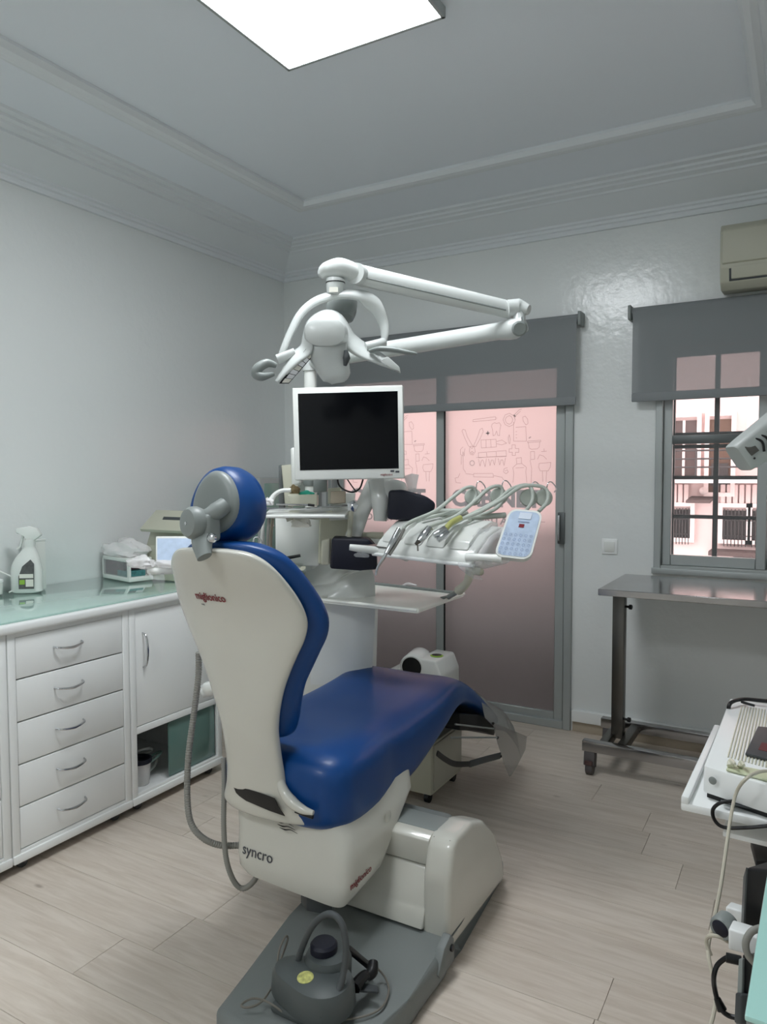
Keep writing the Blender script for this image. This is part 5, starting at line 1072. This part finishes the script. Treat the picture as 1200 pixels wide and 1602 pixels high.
# ------------------------------------------------------------ white device on a shelf at the right
ws = thing('device_trolley', (.15, 2.1, 0), 'white shelf trolley cut off by the right edge of the photo', 'trolley')
obj('shelf_plate', prism(B(), [(-.236, 1.805), (.45, 1.78), (.45, 2.38), (-.222, 2.38)], 'z', .665, .685, .004), 'white_lacquer', ws)
obj('shelf_lip', prism(B(), [(-.236, 1.805), (-.218, 1.804), (-.205, 2.38), (-.222, 2.38)], 'z', .68, .70, .004), 'white_lacquer', ws)
obj('lower_shelf', prism(B(), [(-.15, 1.86), (.45, 1.83), (.45, 2.3), (-.15, 2.3)], 'z', .600, .612, .002), 'white_lacquer', ws)
obj('column', bx((.12, .20), (2.0, 2.08), (.06, .66), .006), 'white_lacquer', ws); obj('foot', bx((.0, .42), (1.8, 2.3), (.02, .06), .01), 'white_lacquer', ws)
sc_ = thing('white_scanner', (-0.131, 1.916, 0.750), 'white ribbed-top electronic device on the right-hand trolley shelf', 'device')
sc4 = [(-.193, 1.85), (.42, 1.62), (.42, 2.46), (-.186, 2.45)]
obj('device_case', prism(B(), sc4, 'z', .70, .765, .005, 2), 'white_lacquer', sc_)
obj('rubber_base', prism(B(), [(-.186, 1.862), (.41, 1.64), (.41, 2.37), (-.18, 2.37)], 'z', .686, .70), 'black', sc_)
for i in range(40):
    x = -.150+i*.0075; obj('rib', bx((x, x+.0034), (1.93-.3*(x+.15), 2.38), (.765, .7675), .0009, 1), 'cream_plastic', sc_)
obj('case_badge', lathe(B(), [(.009, 0), (.009, .002), (.006, .003)], (-0.171, 1.829, 0.741), (-.35, -1, 0), 16), 'grey_plastic', sc_)
obj('front_label', quad([(-0.152, 1.814, 0.700), (-0.058, 1.812, 0.700), (-0.059, 1.826, 0.700), (-0.153, 1.828, 0.700)], .002), 'dark_grey', ws)
gk = thing('dark_pad', (-0.092, 2.070, 0.770), 'flat dark grey pad lying on the ribbed white device', 'pad')
obj('pad', quad([(-0.112, 1.955, 0.775), (-0.045, 1.938, 0.775), (-0.037, 2.192, 0.775), (-0.096, 2.182, 0.775)], .006, .001), 'dark_grey', gk)
obj('red_print_patch', quad([(-0.086, 1.993, 0.776), (-0.061, 1.988, 0.776), (-0.058, 2.048, 0.776), (-0.081, 2.051, 0.776)], .001), 'red_dim', gk)
yt = thing('cream_tray', (-0.108, 1.864, 0.770), 'small pale yellow-green plastic tray at the front of the white device', 'tray')
obj('tray', quad([(-0.144, 1.834, 0.772), (-0.047, 1.811, 0.772), (-0.046, 1.868, 0.772), (-0.142, 1.874, 0.772)], .005, .002), 'hose_yellow_pale', yt)
obj('tray_tab', tube(B(), [(-0.136, 1.844, 0.776), (-0.135, 1.853, 0.785), (-0.125, 1.827, 0.790)], [.008, .007, .003], 8, 3), 'cream_plastic', yt)
obj('tray_tab', tube(B(), [(-0.116, 1.851, 0.776), (-0.114, 1.856, 0.785), (-0.107, 1.834, 0.788)], [.007, .006, .003], 8, 3), 'cream_plastic', yt)
bcx = thing('black_cable', (-0.165, 2.354, 0.780), 'black cable curling over the far corner of the white device', 'cable')
obj('cable', tube(B(), [(-0.180, 2.365, 0.740), (-0.180, 2.340, 0.770), (-0.172, 2.356, 0.782), (-0.143, 2.401, 0.782), (-0.084, 2.413, 0.782), (-0.019, 2.428, 0.782)], .0055, 8, 5), 'black', bcx)
obj('cable_end', tube(B(), [(-0.150, 2.383, 0.778), (-0.115, 2.369, 0.776)], .004, 8, 1), 'black', bcx)
bc2 = thing('black_cable', (-0.150, 1.839, 0.660), 'thin black cable looping below the front of the trolley shelf', 'cable')
obj('cable', tube(B(), [(-0.121, 1.790, 0.719), (-0.149, 1.785, 0.711), (-0.165, 1.785, 0.692), (-0.162, 1.785, 0.669), (-0.143, 1.785, 0.656), (-0.100, 1.785, 0.665), (-0.038, 1.785, 0.686)], .0042, 8, 5), 'black', bc2)
gc = thing('cream_cable', (-0.131, 1.620, 0.654), 'long cream cable hanging from the white device down to the desk side', 'cable')
obj('cable', tube(B(), [(-0.042, 1.852, 0.780), (-0.072, 1.807, 0.790), (-0.097, 1.750, 0.790), (-0.117, 1.761, 0.750), (-0.125, 1.731, 0.703), (-0.128, 1.669, 0.659), (-0.132, 1.606, 0.607), (-0.139, 1.565, 0.560), (-0.145, 1.536, 0.528), (-0.141, 1.503, 0.517), (-0.131, 1.485, 0.493), (-0.124, 1.464, 0.471), (-0.126, 1.439, 0.450), (-0.131, 1.412, 0.436)], .0038, 8, 6), 'cable_cream', gc)
obj('side_loop', tube(B(), [(-0.109, 1.524, 0.549), (-0.125, 1.515, 0.559), (-0.142, 1.516, 0.555), (-0.148, 1.523, 0.536), (-0.139, 1.516, 0.516)], .0038, 8, 5), 'cable_cream', gc)
gc2 = thing('black_cable', (-0.118, 1.448, 0.533), 'thick black cable with inline connectors beside the desk', 'cable')
obj('cable', tube(B(), [(-0.084, 1.447, 0.569), (-0.102, 1.437, 0.572), (-0.119, 1.437, 0.553), (-0.125, 1.432, 0.534), (-0.125, 1.443, 0.503), (-0.115, 1.435, 0.475), (-0.102, 1.441, 0.460), (-0.083, 1.441, 0.461)], .0045, 8, 6), 'black', gc2)
obj('connector', tube(B(), [(-0.106, 1.434, 0.572), (-0.081, 1.437, 0.572)], .0085, 10, 1), 'black', gc2)
obj('connector', tube(B(), [(-0.120, 1.439, 0.487), (-0.111, 1.437, 0.469)], [.006, .009], 10, 2), 'black', gc2)
# ------------------------------------------------------------ glass desk, cpu
dk = thing('glass_desk', (.25, 1.3, 0), 'pale aqua glass-topped desk at the lower right corner', 'desk')
obj('desk_top', prism(B(), [(-.053, 1.03), (.75, .99), (.75, 1.70), (-.036, 1.72)], 'z', .742, .750, .002), 'desk_glass', dk)
obj('desk_edge', prism(B(), [(-.051, 1.032), (.748, .992), (.748, 1.698), (-.034, 1.718)], 'z', .716, .742, .002), 'grey_plastic', dk)
obj('desk_leg', bx((.0, .05), (1.06, 1.11), (0, .716), .004), 'white_lacquer', dk); obj('desk_leg', bx((.66, .71), (1.64, 1.69), (0, .716), .004), 'white_lacquer', dk)
obj('desk_leg', bx((.66, .71), (1.06, 1.11), (0, .716), .004), 'white_lacquer', dk)
obj('side_rail', quad([(-0.106, 1.479, 0.560), (-0.041, 1.471, 0.567), (-0.042, 1.473, 0.602), (-0.107, 1.481, 0.600)], .04, .004), 'white_lacquer', dk)
obj('side_rail', quad([(-0.123, 1.629, 0.525), (-0.069, 1.615, 0.536), (-0.070, 1.616, 0.564), (-0.124, 1.631, 0.559)], .03, .004), 'white_lacquer', dk)
pc = thing('computer_tower', (-0.078, 1.636, 0.594), 'glossy black computer tower standing upright beside the glass desk', 'computer')
obj('tower_case', quad([(-0.086, 1.561, 0.563), (-0.028, 1.526, 0.586), (-0.031, 1.531, 0.708), (-0.084, 1.568, 0.682)], .20, .006), 'black', pc)
obj('tower_side', quad([(-0.094, 1.623, 0.532), (-0.086, 1.561, 0.563), (-0.084, 1.568, 0.682), (-0.092, 1.630, 0.630)], .006), 'aluminium_dark', pc)
p2 = obj('black_case', quad([(-0.080, 1.885, 0.528), (-0.025, 1.894, 0.535), (-0.026, 1.895, 0.561), (-0.080, 1.886, 0.550)], .12, .003), 'black', None); tag(p2, 'second black case just showing behind the computer tower', 'computer')
p3 = thing('lower_black_case', (-0.073, 1.404, 0.528), 'black case with a grey strip standing under the white rail of the desk', 'computer')
obj('case_body', quad([(-0.076, 1.399, 0.466), (-0.035, 1.355, 0.506), (-0.038, 1.361, 0.629), (-0.079, 1.405, 0.604)], .15, .004), 'black', p3)
obj('grey_strip', quad([(-0.086, 1.393, 0.466), (-0.077, 1.388, 0.474), (-0.077, 1.395, 0.602), (-0.084, 1.402, 0.595)], .015, .002), 'grey_plastic', p3)
obj('power_adapter', quad([(-0.089, 1.392, 0.483), (-0.077, 1.377, 0.494), (-0.078, 1.380, 0.547), (-0.088, 1.396, 0.537)], .04, .004), 'dark_grey', None, 'dark grey power adapter clipped beside the lower black case', 'adapter')
wc = thing('webcam', (-0.126, 1.538, 0.563), 'small round dark webcam clipped on the end of the white desk rail', 'webcam')
obj('camera_body', lathe(B(), [(.020, 0), (.023, .006), (.023, .03), (.016, .035)], (-0.124, 1.516, 0.573), (.4, .9, .1), 20), 'grey_plastic', wc)
obj('camera_lens', lathe(B(), [(.001, -.002), (.012, -.0015), (.0185, .003)], (-0.124, 1.514, 0.575), (.4, .9, .1), 20), 'navy_black', wc)
obj('camera_clip', tube(B(), [(-0.120, 1.542, 0.577), (-0.107, 1.526, 0.581), (-0.096, 1.521, 0.583)], .006, 8, 3), 'dark_grey', wc)
gcb = thing('grey_cable', (-0.070, 1.412, 0.629), 'thick grey cable looping at the edge of the glass desk', 'cable')
obj('cable', tube(B(), [(-0.050, 1.380, 0.674), (-0.063, 1.372, 0.668), (-0.071, 1.367, 0.650), (-0.068, 1.367, 0.630), (-0.056, 1.373, 0.613)], .006, 10, 5), 'hose_grey', gcb)
# ------------------------------------------------------------ x-ray tube head at the right edge
xr = thing('xray_head', (.1, 1.2, 1.5), 'light grey slotted tube head pointing in from the right edge in front of the window', 'x-ray head')
a, b = Vector((-0.106, 1.673, 1.493)), Vector((-0.021, 1.725, 1.562)); ax_ = (b-a).normalized()
upv = Vector((0, 0, 1)); upv = (upv-ax_*upv.dot(ax_)).normalized(); sv = ax_.cross(upv)
hl = obj('head_body', loft(B(), [sring(a+ax_*t, upv, sv, h_, d_, 4.5, 32) for t, h_, d_ in ((-.022, .029, .026), (-.019, .031, .028), (.0, .033, .031), (.04, .036, .034), (.10, .040, .038), (.13, .036, .034))]), 'grey_light', xr)
nrm = (Vector((0, 0, 1.45))-a); nrm = Vector((-a.x, -a.y, 1.45-a.z)).normalized(); nrm = (nrm-ax_*nrm.dot(ax_)).normalized(); lat = nrm.cross(ax_)
for i in range(5):
    t = .018+i*.012
    obj('vent_slot', tube(B(), [a+ax_*(t-.004)+nrm*(.0325+.0006*i)+lat*.018, a+ax_*(t+.004)+nrm*(.036+.0006*i), a+ax_*(t-.004)+nrm*(.0325+.0006*i)-lat*.018], .0024, 8, 4), 'black', hl)
obj('rating_plate', prism(B(), [(-.010, -.011), (.008, -.011), (.008, .011), (-.010, .011)], 'z', 0, .002, 0, 1, frame(a+ax_*.0+nrm*.031, ax_, lat)), 'steel_dark', hl)
for s_ in (-1, 1): obj('head_screw', lathe(B(), [(.0022, 0), (.0022, .002), (.0005, .003)], a-ax_*.008+nrm*.028+lat*.018*s_, nrm, 8), 'black', hl)
obj('head_arm', tube(B(), [b, b+Vector((.12, .02, .06)), (.62, 1.5, 1.62), (.93, 1.6, 1.62)], .025, 14, 4), 'white_plastic', xr)
obj('wall_plate', bx((.935, .95), (1.5, 1.7), (1.5, 1.75), .004), 'white_plastic', xr)

# ------------------------------------------------------------ groups of like things
for o in bpy.data.objects:
    if o.parent or 'category' not in o: continue
    k = o.name.split('.')[0]
    g = {'drawer_cabinet': 'white cabinets under the worktop', 'door_cabinet': 'white cabinets under the worktop', 'roller_blind': 'grey roller blinds on the back wall',
         'ceiling_light': 'square ceiling light panels', 'syringe_handpiece': 'handpieces on the instrument table', 'motor_handpiece': 'handpieces on the instrument table',
         'turbine_coupling': 'handpieces on the instrument table', 'padded_cover': 'dark navy padded covers', 'padded_box': 'dark navy padded covers',
         'small_box': 'small boxes on the assistant shelf', 'suction_hose': 'corrugated hoses beside the chair', 'drain_hose': 'corrugated hoses beside the chair'}.get(k)
    if g: o['group'] = g
